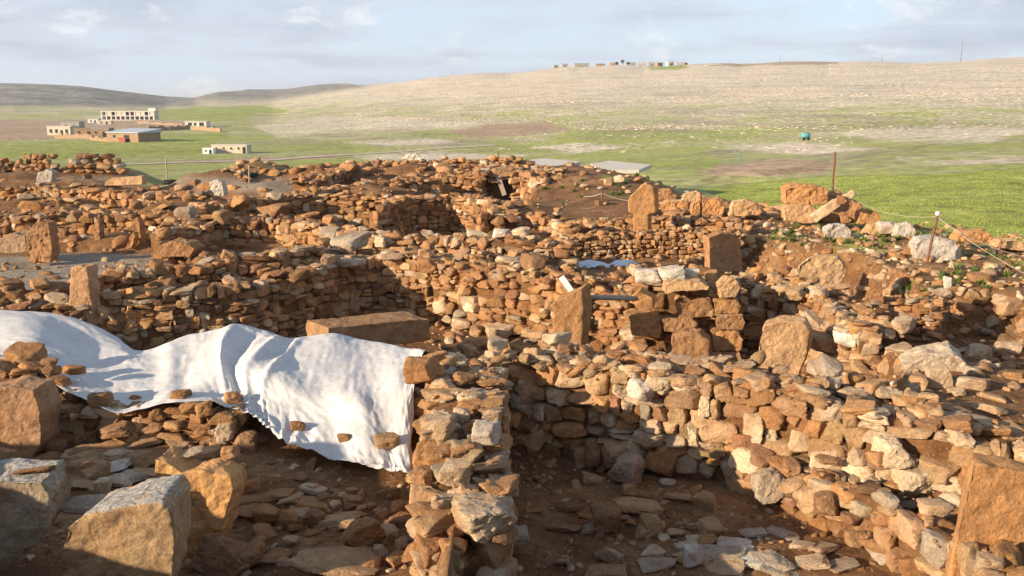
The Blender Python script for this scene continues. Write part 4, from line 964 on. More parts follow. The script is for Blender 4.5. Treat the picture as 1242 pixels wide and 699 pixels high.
for zi, (poly, n, (s0, s1), wts, where) in enumerate(ZONES):
    q = np.array(poly); k = 0; tries = 0; got = []
    while k < n and tries < n*30:
        tries += 1
        px, py = gs.uniform(q[:, 0].min(), q[:, 0].max()), gs.uniform(q[:, 1].min(), q[:, 1].max())
        if px < 4 or px > 1238 or not inside(px, py, poly): continue
        h_, nm, nr = hit(px, py)
        if h_ is None or nm == 'white_sheet' or nr[2] < .3: continue
        if nm.startswith(('standing_pillar', 'hewn_block', 'limestone_boulder')): continue
        s = gs.uniform(s0, s1)
        if any(np.linalg.norm(h_-g_) < (s+t_)*.62 for g_, t_ in got): continue
        got.append((h_, s)); k += 1
        col = PALW[gs.choice(6, p=np.array(wts)/sum(wts))]
        auto.append((zi, px, py, h_, s, col, where))
# the stacks of field stones on the left skyline
STK = []
gx = np.random.default_rng(5)
def stack(px0, px1, y, base, lev, s):
    a, b = D(px0, 205, y), D(px1, 205, y)
    for l in range(lev):
        x = a[0]+l*.25
        while x < b[0]-l*.25:
            w_ = s*gx.uniform(.7, 1.35); x += w_
            STK.append((x-w_/2, y+gx.normal(0, .2), base+l*.27, w_, l))
z0 = float(Z(np.array([-28.0]), np.array([54.0]))[0])
stack(-8, 16, 55, z0, 4, .5); stack(14, 76, 54, z0, 4, .42); stack(76, 150, 54, z0, 4, .62)
for e, h_ in todo:
    px, py, wp, hp, cn, lab = e[:6]; big = len(e) > 6 and e[6]
    dep = (h_-CAM)@Fv; w_ = wp*dep/FPX/2; hh = hp*dep/FPX/2
    flat = hp < .55*wp
    if flat: hh *= .8 if py < 530 else .5
    hy = min(w_, max(hh*1.2, w_*.7))
    c = np.array(PAL[cn])*gs.uniform(.92, 1.08)
    loc = h_+np.array((0, hy*.55, hh*.72))
    yaw = gs.normal(0, .25)+(math.pi if gs.random() < .5 else 0)
    nm = 'limestone_boulder' if wp*dep/FPX > .5 and not flat else 'flat_stone' if flat else 'loose_stone'
    place_stone(nm, 'boulder' if nm == 'limestone_boulder' else 'stone', lab, loc, (w_, hy, hh), yaw, (gs.normal(0, .1), gs.normal(0, .1)), np.clip(c, 0, .9), True, 'single stones and boulders lying about the dig', big=bool(big) or wp > 45)
COLW = {'ochre': 'orange', 'tan': 'tan', 'pale': 'pale', 'brown': 'brown', 'grey': 'grey', 'white': 'white'}
recs = []
for zi, px, py, h_, s, cn, where in auto:
    kind_ = ['flat', 'rounded', 'blocky'][gs.choice(3, p=(.45, .3, .25))]
    hx = s*gs.uniform(.5, .75); hy = s*gs.uniform(.38, .5); hz = s*{'flat': gs.uniform(.14, .2), 'rounded': gs.uniform(.26, .34), 'blocky': gs.uniform(.32, .42)}[kind_]
    col = np.clip(np.array(PAL[cn])*gs.uniform(.9, 1.1), 0, .9)
    recs.append([zi, px, h_, (hx, hy, hz), col, cn, kind_, where])
ORD = ['leftmost', 'second from the left', 'third from the left', 'fourth from the left', 'fifth from the left', 'sixth from the left', 'seventh from the left', 'eighth from the left', 'ninth from the left', 'tenth from the left', 'eleventh from the left', 'twelfth from the left']
cls = {}
for r in recs: cls.setdefault((r[0], r[5], r[6]), []).append(r)
for key, L_ in cls.items():
    L_.sort(key=lambda r: r[1])
    for i, r in enumerate(L_):
        zi, px, h_, half, col, cn, kd, where = r
        base = f'{kd} {COLW[cn]} stone {where}'
        lab = base if len(L_) == 1 else f'{base}, {ORD[min(i, 11)]}' if not (len(L_) == 2 and i == 1) else f'{base}, right one of two'
        near = (h_-CAM)@Fv < 24
        place_stone('flat_stone' if kd == 'flat' else 'loose_stone', 'stone', lab, h_+np.array((0, half[1]*.3, half[2]*.5)), half, gs.uniform(0, 6.28), (gs.normal(0, .14), gs.normal(0, .14)), col, near, 'single stones and boulders lying about the dig')
for i, (x, y, z, w_, l) in enumerate(STK):
    cn = PALW[gs.choice(6, p=(.36, .2, .05, .34, .05, 0))]
    o = place_stone('field_stone', 'stone', ['brown stone in the bottom layer of the stone stacks on the left skyline', 'brown stone in the middle layer of the stone stacks on the left skyline', 'brown stone in the upper layers of the stone stacks on the left skyline'][min(l, 2)], (x, y, z+.1), (w_*.56, w_*.5, .17), gs.normal(0, .3), (gs.normal(0, .12), gs.normal(0, .12)), np.array(PAL[cn])*.9, False, ['stacked stones of the bottom layer on the left skyline', 'stacked stones of the middle layer on the left skyline', 'stacked stones of the upper layers on the left skyline'][min(l, 2)])
# ------------------------------------------------------------------ rubble and pebbles: one mass of small stone
acc = Acc(); gr = np.random.default_rng(12)
def sow(n, x0, x1, y0, y1, s0, s1, wts, res=2, cond=None):
    for _ in range(n):
        y = gr.uniform(y0, y1); x = gr.uniform(x0, x1) if not callable(x0) else gr.uniform(x0(y), x1(y))
        if cond is not None and not cond(x, y): continue
        z, nm, nr = drop(x, y)
        if z is not None and 20 < y < 62 and gr.random() < .93:
            q_ = project(np.array((x, y, z)))
            if inside(q_[0], q_[1], [(662, 222), (700, 226), (765, 236), (770, 276), (705, 282), (650, 262)]): continue
        if z is None or nm == 'white_sheet' or nm.startswith(('standing', 'hewn', 'limestone', 'flat_st', 'loose')): continue
        if nr[2] < .25: continue
        s = s0*(s1/s0)**(gr.random()**1.8)
        put(acc, gr, res, np.array((x, y, z+s*.12)), np.array((s*gr.uniform(.45, .7), s*gr.uniform(.35, .5), s*gr.uniform(.2, .38))), rot(gr.normal(0, .25), gr.normal(0, .25), gr.uniform(0, 6.3)), tint(gr, wts))
fl = lambda y: -.6*y-1; fr_ = lambda y: .6*y+1
MIXW = (.32, .30, .16, .18, .04, 0)
sow(1900, -6, 7, 8, 16.5, .02, .09, MIXW, 2)
sow(380, -6, 7, 8, 14, .05, .17, MIXW, 3)
sow(1300, -2, 10, 12.5, 21, .06, .3, PALE, 2)
sow(1300, fl, fr_, 15, 27, .06, .3, MIXW, 2)
sow(1500, lambda y: -.6*y, lambda y: .06*y, 24, 50, .08, .5, UL, 3, lambda x, y: y < 50 and not (x < -7.5 and 23 < y < 28.5) and float(f2(np.array([x]), np.array([y]), .25, 2, 99)[0]) > -.35)
sow(700, lambda y: -.32*y, lambda y: .03*y, 48, 66, .2, .7, UL, 2)
sow(900, lambda y: .0*y, lambda y: .5*y, 22, 36, .06, .35, MIXW, 2)
sow(1100, 6, 17, 20, 31, .05, .32, PALE, 2)
sow(220, lambda y: .14*y, lambda y: .30*y, 33, 38, .25, .7, UL, 2)
sow(260, 1.5, 12, 36, 62, .15, .5, PALE, 2)
for _ in range(5200):   # stones sticking out of the cut earth faces
    px, py = gr.uniform(0, 1242), gr.uniform(235, 690)
    h_, nm, nr = hit(px, py)
    if h_ is None or nm != 'ground' or h_[1] > 50: continue
    steep = nr[2] < .8
    if not steep and gr.random() > .22: continue
    s = (.05 if steep else .035)*(4.5 if steep else 2.6)**gr.random()*(1+h_[1]/30)
    put(acc, gr, 3 if h_[1] < 24 else 2, h_-nr*s*.12, np.array((s*gr.uniform(.5, .8), s*gr.uniform(.4, .6), s*gr.uniform(.3, .5))), rot(gr.normal(0, .4), gr.normal(0, .4), gr.uniform(0, 6.3)), tint(gr, MIXW))
tag(link('rubble', acc.mesh('rubble'), M_WALL), 'mass of small stones and pebbles scattered over the whole dig', 'rubble', kind='stuff')
# pale limestone outcrops banding the hillside
v1 = bmesh.new(); bmesh.ops.create_icosphere(v1, subdivisions=1, radius=1); IV = np.array([q.co[:] for q in v1.verts]); IF = np.array([[a.index for a in p.verts] for p in v1.faces]); v1.free()
acc = Acc(); n = 60000
yy = np.exp(gr.uniform(np.log(90), np.log(1500), n)); uu_ = gr.uniform(-.5, .62, n); xx = uu_*yy; zz = Z(xx, yy)
pxo, pyo, _ = project(np.stack([xx, yy, zz], -1))
band = vnoise(np.stack([xx*.006, yy*.006, zz*.42], -1), 91)+.6*vnoise(np.stack([xx*.02, yy*.02, zz*1.1], -1), 92)
ok = (band+gr.normal(0, .25, n) > .18) & ~((pxo > 860) & (pyo > 196)) & (pyo < 185) & ~((pxo < 330) & (pyo > 118)) & ~((pxo < 520) & (pyo > 155)) & ~((pyo > 158) & (gr.random(n) < .9)) & (px_poly(pxo, pyo, [(540, 160), (590, 150), (670, 148), (695, 157), (640, 166), (565, 169)], 1) < .5) & (gr.random(n) < np.interp(pxo, [200, 420, 560], [.0, .35, 1]))
for i in np.nonzero(ok)[0]:
    s = gr.uniform(.16, .5)*(1+yy[i]/900)
    v = IV*np.array((s*gr.uniform(.8, 2.4), s*gr.uniform(.6, 1), s*gr.uniform(.25, .5)))*(1+gr.normal(0, .13, (12, 1)))
    acc.add(v@rot(0, 0, gr.uniform(0, 3)).T+np.array((xx[i], yy[i], zz[i])), IF, np.array((.62, .55, .46))*gr.uniform(.7, 1.15))
tag(link('limestone_outcrop', acc.mesh('limestone_outcrop', False), M_WALL), 'bands of pale limestone outcrop on the far hillside', 'outcrop', kind='stuff')
# weeds
mW = plain('weed_leaf', (.09, .13, .03), .8, .4, 20)
wv, wf = [], []; k = 0
def weed(x, y, z, n, s):
    global k
    for _ in range(n):
        a = gr.uniform(0, 6.28); l = s*gr.uniform(.5, 1.2); r0 = s*gr.uniform(0, .6); b0 = gr.uniform(0, 6.28)
        p = np.array((x+r0*math.cos(b0), y+r0*math.sin(b0), z)); d = np.array((math.cos(a)*.6, math.sin(a)*.6, gr.uniform(.4, 1)))*l; q = np.array((-math.sin(a), math.cos(a), 0))*l*.13
        wv.extend([p-q*.4, p+q*.4, p+d*.6+q, p+d*.6-q, p+d]); wf.extend([(k, k+1, k+2), (k, k+2, k+3), (k+3, k+2, k+4)]); k += 5
for (px, py, rad, n) in [(1110, 352, 12, 10), (960, 287, 14, 12), (1000, 268, 14, 8), (1165, 345, 20, 12), (1110, 425, 5, 5), (1052, 570, 6, 5), (1000, 545, 5, 3), (290, 575, 8, 4), (820, 290, 20, 6), (1200, 330, 30, 24), (1060, 290, 30, 20), (720, 225, 40, 26), (1045, 478, 6, 4), (1040, 540, 6, 3)]:
    for _ in range(n):
        h_, nm, nr = hit(px+gr.normal(0, rad), py+gr.normal(0, rad*.25))
        if h_ is not None and nm == 'ground' and h_[1] < 75: weed(*(h_-np.array((0, 0, .01))), 26, gr.uniform(.06, .15)*(1+h_[1]/60))
wfa = np.array(wf)
tag(link('weeds', np_mesh('weeds', np.array(wv), wfa.ravel(), np.full(len(wfa), 3), smooth=False), mW), 'low green weeds sprouting between the stones', 'weeds', kind='stuff')
# grass of the near field on the right
gvv, gff = [], []; ng = 26000
yg = np.exp(gr.uniform(np.log(25), np.log(95), ng)); xg = yg*gr.uniform(.15, .66, ng); zg = Z(xg, yg)
mg, ms = masks(xg, yg, zg)
okg = (mg[:, 0] > .9) & (ms[:, 0] < .3)
kk = 0
for x_, y_, z_ in zip(xg[okg], yg[okg], zg[okg]):
    for _ in range(4):
        a = gr.uniform(0, 6.28); q = np.array((x_+gr.normal(0, .25), y_+gr.normal(0, .25), z_-.02)); t_ = np.array((math.cos(a), math.sin(a), 0))*(.008+.0003*y_); u_ = np.array((gr.normal(0, .03), gr.normal(0, .03), gr.uniform(.02, .06)*(1+y_/150)))
        gvv.extend([q-t_, q+t_, q+u_]); gff.append((kk, kk+1, kk+2)); kk += 3
M_GRASS = plain('field_grass', (.24, .29, .055), .8, .35, 1.2)
ga = np.array(gff)
tag(link('grass', np_mesh('grass', np.array(gvv), ga.ravel(), np.full(len(ga), 3), smooth=False), M_GRASS), 'short green grass of the field beyond the dig', 'grass', kind='stuff')
# ------------------------------------------------------------------ small built things
def tube(pts, r, seg=8, closed=True):
    pts = np.array(pts, float); r = np.broadcast_to(r, (len(pts),)); V = []
    for i, p in enumerate(pts):
        t = pts[min(i+1, len(pts)-1)]-pts[max(i-1, 0)]; t /= np.linalg.norm(t)
        a = np.cross(t, (0, 0, 1) if abs(t[2]) < .9 else (1, 0, 0)); a /= np.linalg.norm(a); b = np.cross(t, a)
        for k in range(seg): V.append(p+r[i]*(a*math.cos(6.2832*k/seg)+b*math.sin(6.2832*k/seg)))
    F = [];
    for i in range(len(pts)-1):
        for k in range(seg): F.append((i*seg+k, i*seg+(k+1) % seg, (i+1)*seg+(k+1) % seg, (i+1)*seg+k))
    cnt = [4]*len(F); fl_ = [q for f in F for q in f]+list(range(seg))[::-1]+list(range((len(pts)-1)*seg, len(pts)*seg)); cnt += [seg, seg]
    return np.array(V), fl_, cnt
def tube_obj(name, pts, r, mat, parent=None, seg=8):
    o0 = np.array(parent.location[:]) if parent is not None else np.array(pts[0], float)
    V, f, c = tube(np.array(pts, float)-o0, r, seg); o = link(name, np_mesh(name, V, f, c), mat, parent)
    if parent is None: o.location = o0
    return o
def boxes(bl):
    """list of (centre, half, yaw) -> one mesh"""
    V, F = [], []; 
    for c, h, yw in bl:
        m = rot(0, 0, yw) if np.isscalar(yw) else rot(*yw); n = sum(len(q) for q in V)
        q = np.array([(sx_, sy_, sz_) for sx_ in (-1, 1) for sy_ in (-1, 1) for sz_ in (-1, 1)], float)*np.array(h)
        V.append(q@m.T+np.array(c))
        F += [[n+i for i in f] for f in ((0, 1, 3, 2), (4, 6, 7, 5), (0, 4, 5, 1), (2, 3, 7, 6), (0, 2, 6, 4), (1, 5, 7, 3))]
    return np.concatenate(V), F
def box_obj(name, bl, mat, parent=None, bev=0):
    V, F = boxes(bl); me = np_mesh(name, V, [i for f in F for i in f], [4]*len(F), smooth=False)
    o = link(name, me, mat, parent)
    if bev: b_ = o.modifiers.new('b', 'BEVEL'); b_.width = bev; b_.segments = 2
    return o
M_RUST = plain('rusty_steel', (.17, .085, .05), .85, .4, 30)
M_ROPE = plain('pale_rope', (.45, .40, .33), .9, .15, 60)
M_WOOD = plain('weathered_wood', (.36, .30, .24), .9, .25, 25)
M_WHITE = plain('white_paint', (.78, .77, .74), .8, .08, 10)
M_BLACK = plain('black_rubber', (.025, .025, .025), .8, .2, 10)
TOPS = {}
def post(px, pt, pxb, pb, y, r, label, cap=False, mat=None):
    h_ = D(pxb, pb, y); b = h_-np.array((0, 0, .35)); t = D(px, pt, y)
    z_ = float(Z(np.array([h_[0]]), np.array([h_[1]]))[0]); b[2] = min(b[2], z_-.1)
    o = empty('fence_post', tuple(b)); tag(o, label, 'post', 'rusty posts marking off the dig')
    n = 7; pts = [b+(t-b)*i/(n-1)+np.array((gr.normal(0, r*.12), 0, 0)) for i in range(n)]
    tube_obj('rod', pts, r, mat or M_RUST, o, 8)
    if cap: tube_obj('cap', [t-(t-b)*.02, t+(t-b)*.035, t+(t-b)*.045], [r*1.5, r*1.5, r*.6], M_WHITE, o, 10)
    return t
tA = post(1137, 260, 1123, 316, 23.4, .035, 'leaning rusty post with a white tip in front of the grey white boulder', True)
tB = post(1013, 184, 1007, 262, 32.5, .04, 'tall rusty post behind the stacked orange blocks')
tC = post(730, 233, 731, 262, 36, .035, 'short dark post standing on the bare earth left of the T shaped pillar')
tD = post(850, 234, 851, 268, 29, .035, 'short post in front of the large rounded orange boulder')
tE = post(668, 212, 669, 238, 44, .035, 'thin post on the earth bank right of the dark chamber')
tF = post(604, 184, 606, 206, 56, .03, 'thin bent post on the skyline next to the small pale pillar')
tG = post(201, 192, 202, 209, 50, .04, 'wooden post on the bank right of the stone stacks', mat=M_WOOD)
tH = post(302, 201, 302, 217, 48, .035, 'pale thin post near the dark heap on the left skyline', mat=M_WOOD)
box_obj('base_block', [((tC[0], 36, float(drop(tC[0], 36)[0])+.06), (.22, .2, .12), .3)], M_RUST, None, .03)
tag(bpy.data.objects['base_block'], 'rusty block at the foot of the short dark post', 'block')
def rope(a, b, sag, label, r=.006):
    pts = [a+(b-a)*t-np.array((0, 0, sag*4*t*(1-t))) for t in np.linspace(0, 1, 22)]
    tag(tube_obj('rope', pts, r, M_ROPE, None, 6), label, 'rope', 'ropes strung between the posts')
d1 = np.array((0, 0, .06))
rope(tA-d1, D(1290, 355, 17.5), .12, 'pale rope running from the leaning post to the right edge')
rope(tA-d1*1.5, D(1275, 318, 23.5), .2, 'thin rope crossing the green field right of the leaning post', .007)
rope(tA-d1, tB-np.array((0, 0, 1.15)), .35, 'pale rope between the leaning post and the stacked blocks')
rope(tB-np.array((0, 0, 1.2)), tD-d1*2, .35, 'rope between the stacked blocks and the post by the orange boulder')
rope(tD-d1, tC-d1, .3, 'rope passing behind the T shaped pillar')
rope(tC-d1, tE-d1, .45, 'sagging rope over the bare earth bank', .014)
# timber, boards, cloth
lg = tube_obj('wooden_beam', [D(706, 361, 16.45), D(738, 361, 16.55), D(770, 362, 16.6)], [.045, .05, .045], M_WOOD, None, 10)
tag(lg, 'grey round wooden beam spanning from the slab pillar to the tilted block', 'beam')
c_ = D(688, 346, 16.9)
wb = box_obj('white_board', [((0, 0, 0), (.055, .03, .19), (0, -.62, 0))], M_WHITE, None, .006); wb.location = c_; tag(wb, 'small white board leaning behind the top of the slab pillar', 'board')
for q, (a, b, y, lab) in enumerate([((604, 214), (612, 237), 44, 'grey plank leaning steeply in the dark chamber'), ((592, 219), (620, 214), 44.6, 'grey plank lying across the roof of the dark chamber'), ((560, 235), (574, 226), 44.2, 'dark plank sloping left of the dark chamber')]):
    pa, pb = D(*a, y), D(*b, y); m_ = (pa+pb)/2; L_ = np.linalg.norm(pb-pa); an = math.atan2(pb[2]-pa[2], pb[0]-pa[0])
    o = box_obj('wooden_plank', [((0, 0, 0), (L_/2, .04, .11), (0, -an, 0))], M_WOOD, None, .01); o.location = m_; tag(o, lab, 'plank', 'planks at the dark chamber')
M_BLUE = plain('pale_blue_plastic', (.60, .68, .76), .5, .1, 10)
for px, py, w_, lab in [(717, 323, .32, 'left scrap of pale blue plastic in the rubble below the neat wall'), (757, 322, .3, 'right scrap of pale blue plastic in the rubble below the neat wall')]:
    h_, nm, nr = hit(px, py)
    if h_ is None: continue
    gx_, gy_ = np.meshgrid(np.linspace(-1, 1, 24), np.linspace(-1, 1, 18)); 
    v = np.stack([gx_.ravel()*w_*1.6, gy_.ravel()*w_, .13+.05*fbm(np.stack([gx_.ravel()*2, gy_.ravel()*2, gx_.ravel()*0+px], -1), 3, 5)-.12*(gx_.ravel()**2+gy_.ravel()**2)], -1)
    f_ = grid_faces(24, 18); o = link('plastic_sheet', np_mesh('plastic_sheet', v, f_.ravel(), np.full(len(f_), 4)), M_BLUE); o.location = h_
    o.modifiers.new('t', 'SOLIDIFY').thickness = .004; tag(o, lab, 'plastic sheet', 'scraps of pale plastic in the rubble')
for px, py, lab in [(206, 209, 'black tyre lying on the bank beside the wooden post'), (303, 215, 'black tyre at the foot of the pale thin post')]:
    h_ = D(px, py, 49); h_[2] = drop(h_[0], h_[1])[0]
    V, F = [], []; S, Q = 20, 8
    for i in range(S):
        for j in range(Q):
            a, b = 6.2832*i/S, 6.2832*j/Q; rr = .33+.1*math.cos(b); V.append((rr*math.cos(a), rr*math.sin(a), .11+.11*math.sin(b)))
            F.append((i*Q+j, ((i+1) % S)*Q+j, ((i+1) % S)*Q+(j+1) % Q, i*Q+(j+1) % Q))
    o = link('old_tyre', np_mesh('old_tyre', np.array(V), [q for f in F for q in f], [4]*len(F)), M_BLACK); o.location = h_; tag(o, lab, 'tyre')
M_CONC = plain('pale_concrete', (.56, .52, .46), .9, .12, 2)
for pts, lab in [([(622, 196), (660, 192), (704, 196), (690, 201), (640, 202)], 'pale flat cover slab beyond the skyline wall'), ([(716, 199), (740, 195), (790, 200), (775, 206), (730, 206)], 'pale flat cover slab beside the earth heap')]:
    q = np.array([P(a, b, .12 if a < 715 else -.4) for a, b in pts]); q2 = q.copy(); q2[:, 2] -= .25; n = len(q)
    F = [list(range(n))[::-1], list(range(n, 2*n))]+[[i, (i+1) % n, n+(i+1) % n, n+i] for i in range(n)]
    o = link('cover_slab', np_mesh('cover_slab', np.concatenate([q, q2]), [i for f in F for i in f], [len(f) for f in F], smooth=False), M_CONC); tag(o, lab, 'slab', None, 'thing')
# ------------------------------------------------------------------ the village in the valley
M_PLAST = plain('pale_plaster', (.54, .46, .37), .9, .12, 1.5); M_CONW = plain('white_concrete', (.58, .55, .50), .9, .12, 1.5)
M_MUD = plain('brown_mud_brick', (.30, .205, .135), .95, .25, 1); M_DARK = plain('dark_opening', (.03, .028, .026), .7, .1, 1)
M_ROOFB = plain('blue_grey_metal_roof', (.42, .47, .52), .5, .08, 3); M_RED = plain('red_paint', (.36, .10, .065), .7, .15, 2); M_ROOFD = plain('grey_roof', (.33, .31, .29), .9, .15, 2)
M_LEAF = plain('dark_foliage', (.05, .065, .03), .9, .4, 1)
def at_px(px, py, y):
    p = D(px, py, y); p[2] = float(Z(np.array([p[0]]), np.array([p[1]]))[0]); return p
def house(name, label, px, y, w_, dpt, h, mat, roofm, yaw=0, wins=(), door=None, parapet=.25, cat='house', group=None, rooft=.25):
    p = at_px(px, 150, y); o = empty(name, p); o.rotation_euler.z = yaw; tag(o, label, cat, group)
    box_obj('wall', [((0, 0, h/2-.5), (w_/2, dpt/2, h/2+.5), 0)], mat, o)
    box_obj('roof', [((0, 0, h+rooft/2+.002), (w_/2+parapet, dpt/2+parapet, rooft/2), 0)], roofm, o)
    for (wx, wz, ww, wh) in wins:
        f_ = box_obj('window', [((wx, -dpt/2-.02, wz), (ww/2, .06, wh/2), 0)], M_DARK, o)
        box_obj('sill', [((wx, -dpt/2-.08, wz-wh/2-.09), (ww/2+.12, .14, .06), 0)], M_CONW, f_)
    if door: box_obj('door', [((door[0], -dpt/2-.03, door[2]/2), (door[1]/2, .07, door[2]/2), 0)], door[3] if len(door) > 3 else M_DARK, o)
    return o
# long unfinished block
p = at_px(159, 147, 800); o = empty('unfinished_building', p); tag(o, 'long white unfinished two storey building with open bays beyond the farm', 'building'); o.rotation_euler.z = -.05
box_obj('wall', [((0, 5, 3.2), (22, .3, 4.2), 0), ((21.7, 0, 3.2), (.3, 5, 4.2), 0), ((-21.7, 0, 3.2), (.3, 5, 4.2), 0), ((5, 1, 3.2), (.3, 4, 4.2), 0)], M_CONW, o)
for z_ in (.1, 3.6, 7.4): box_obj('floor_slab', [((0, 0, z_), (23.2, 6.2, .35), 0)], M_CONW, o)
for i in range(12): box_obj('column', [((-22.5+i*4.1, -5.6, 3.75), (.5, .4, 3.3), 0)], M_CONW, o)
for i in (1, 3, 4, 7, 8, 10): box_obj('infill_panel', [((-20.4+i*4.1, -5.5, 5.5), (1.55, .2, 1.5), 0)], M_PLAST, o)
box_obj('roof_room', [((20, 0, 8.9), (3.2, 3, 1.2), 0)], M_CONW, o)
# barn with the metal roof
p = at_px(163, 172, 345); o = empty('farm_barn', p); tag(o, 'brown stone barn with a blue grey metal roof and a red gate beside it', 'barn'); o.rotation_euler.z = -.42
box_obj('wall', [((0, 0, 1.2), (7.6, 5.4, 2.2), 0)], M_MUD, o)
V = np.array([(-8, -5.9, 3.5), (8, -5.9, 3.5), (8, 5.9, 4.6), (-8, 5.9, 4.6), (-8, -5.9, 3.25), (8, -5.9, 3.25), (8, 5.9, 3.3), (-8, 5.9, 3.3)])
F = [(0, 1, 2, 3), (7, 6, 5, 4), (0, 4, 5, 1), (1, 5, 6, 2), (2, 6, 7, 3), (3, 7, 4, 0)]
link('roof', np_mesh('roof', V, [i for f in F for i in f], [4]*6, smooth=False), M_ROOFB, o)
box_obj('door', [((2, -5.43, 1.2), (1.2, .08, 1.3), 0)], M_DARK, o); box_obj('window', [((-4, -5.43, 2), (.6, .07, .45), 0)], M_DARK, o)
p = at_px(148, 171, 338); o = empty('farm_gate', p); tag(o, 'red metal gate in the wall left of the barn', 'gate'); o.rotation_euler.z = -.2
box_obj('gate_leaf', [((-.64, 0, .8), (.62, .07, .9), 0), ], M_RED, o); box_obj('gate_leaf', [((.64, 0, .8), (.62, .07, .9), 0)], M_RED, o)
VG = 'houses of the farm in the valley'
house('farm_house', 'cream farmhouse with a row of dark openings left of the mud brick yard', 76, 405, 10.5, 7, 3.6, M_PLAST, M_CONW, -.1, [(-3.5, 1.8, 1.2, 1.5), (-1, 1.8, 1.2, 1.5), (3.6, 1.8, 1.2, 1.5)], (1.3, 1.1, 2.2), group=VG)
house('farm_house', 'low mud brick house in the middle of the farmyard', 105, 395, 9, 6, 3.0, M_MUD, M_MUD, .1, [(-2.4, 1.6, .9, .9)], (1.5, 1.2, 2.0), .1, group=VG)
house('farm_house', 'small brown mud brick house with a dark doorway near the barn', 124, 385, 7, 6, 3.4, M_MUD, M_ROOFD, .05, [(-1.8, 1.8, .9, .9)], (1.6, 1.3, 2.2), .1, group=VG)
house('farm_house', 'grey house peeping over the cream farmhouse', 88, 460, 9, 6, 4.6, M_ROOFD, M_ROOFD, 0, [(-2, 2.8, 1, 1), (2, 2.8, 1, 1)], None, .2, group=VG)
house('farm_house', 'low white house with an open carport right of the farm', 240, 575, 13, 7, 3.2, M_CONW, M_CONW, -.05, [(-3.6, 1.6, 2.4, 1.8), (-.4, 1.6, 1.6, 1.6)], (3.6, 2.8, 2.6), .4, group=VG)
house('farm_house', 'tiny white hut standing left of the long unfinished building', 115, 720, 8, 6, 3.0, M_CONW, M_CONW, 0, [(-1.5, 1.6, 1.2, 1.2)], (1.6, 1.2, 2.2), .2, group=VG)
house('farm_house', 'small pale shed in front of the long unfinished building', 128, 640, 9, 5, 2.4, M_PLAST, M_CONW, 0.1, [(-2, 1.3, 1.2, 1)], (1.6, 1.2, 1.9), .2, group=VG)
house('long_cabin', 'long cream cabin with a row of small windows beside the track', 279, 272, 10.4, 4, 2.3, M_PLAST, M_CONW, -.06, [(-3.8, 1.4, .55, .55), (-1.6, 1.4, .55, .55), (.6, 1.4, .55, .55), (2.8, 1.4, .55, .55)], (4.4, .8, 1.8), .15, cat='cabin', rooft=.12)
house('small_hut', 'small white hut at the left end of the long cabin', 252, 268, 3.0, 3, 1.5, M_WHITE, M_WHITE, 0, [(-.6, .9, .5, .4)], (.7, .6, 1.2), .1, cat='hut', rooft=.1)
def low_wall(px0, px1, y0, y1, h, label):
    a, b = at_px(px0, 160, y0), at_px(px1, 160, y1); n = 14; bl = []
    L_ = np.linalg.norm((b-a)[:2]); an = math.atan2(b[1]-a[1], b[0]-a[0])
    for i in range(n):
        q = a+(b-a)*(i+.5)/n; q[2] = float(Z(np.array([q[0]]), np.array([q[1]]))[0]); hh = h*gr.uniform(.7, 1.2)
        bl.append((q-a+np.array((0, 0, hh/2-.3)), (L_/n/2-.002, .35, hh/2+.3), an))
    o = box_obj('yard_wall', bl, M_MUD); o.location = a; tag(o, label, 'wall', 'yard walls of the farm in the valley', 'thing')
low_wall(66, 112, 372, 362, 1.7, 'brown yard wall in front of the cream farmhouse')
low_wall(110, 146, 355, 340, 1.5, 'brown yard wall running up to the red gate')
low_wall(180, 232, 470, 520, 2.2, 'dark embankment wall right of the barn')
low_wall(232, 268, 500, 460, 2.0, 'dark wall slanting down right of the white house')
low_wall(168, 222, 640, 600, 1.2, 'brown wall below the long unfinished building')
# track
def strip(name, pts, wd):
    q = np.array([at_px(a, b, y) for a, b, y in pts]); t = np.linspace(0, len(q)-1, 160); q = np.stack([np.interp(t, np.arange(len(q)), q[:, k]) for k in range(3)], -1)
    d = np.gradient(q, axis=0); nrm = np.stack([-d[:, 1], d[:, 0], d[:, 0]*0], -1); nrm /= np.linalg.norm(nrm, axis=1)[:, None]
    V = []
    for s in (-1, -.5, 0, .5, 1):
        e = q+nrm*wd/2*s*(1+.25*vnoise(q*.11, 3))[:, None]; e[:, 2] = Z(e[:, 0], e[:, 1])+.12; V.append(e)
    V = np.stack(V, 1).reshape(-1, 3); f_ = grid_faces(5, 160)
    tag(link(name, np_mesh(name, V, f_.ravel(), np.full(len(f_), 4)), M_TRACK), kind='structure')
M_TRACK = plain('pale_gravel_track', (.46, .40, .30), .95, .18, .3)
strip('track', [(150, 192, 215), (230, 189, 225), (330, 186, 240), (420, 184, 262), (520, 184, 280), (600, 183, 290)], 5.5)
strip('path', [(310, 131, 1080), (345, 133, 1000), (360, 136, 930), (330, 139, 880), (260, 144, 780)], 7)
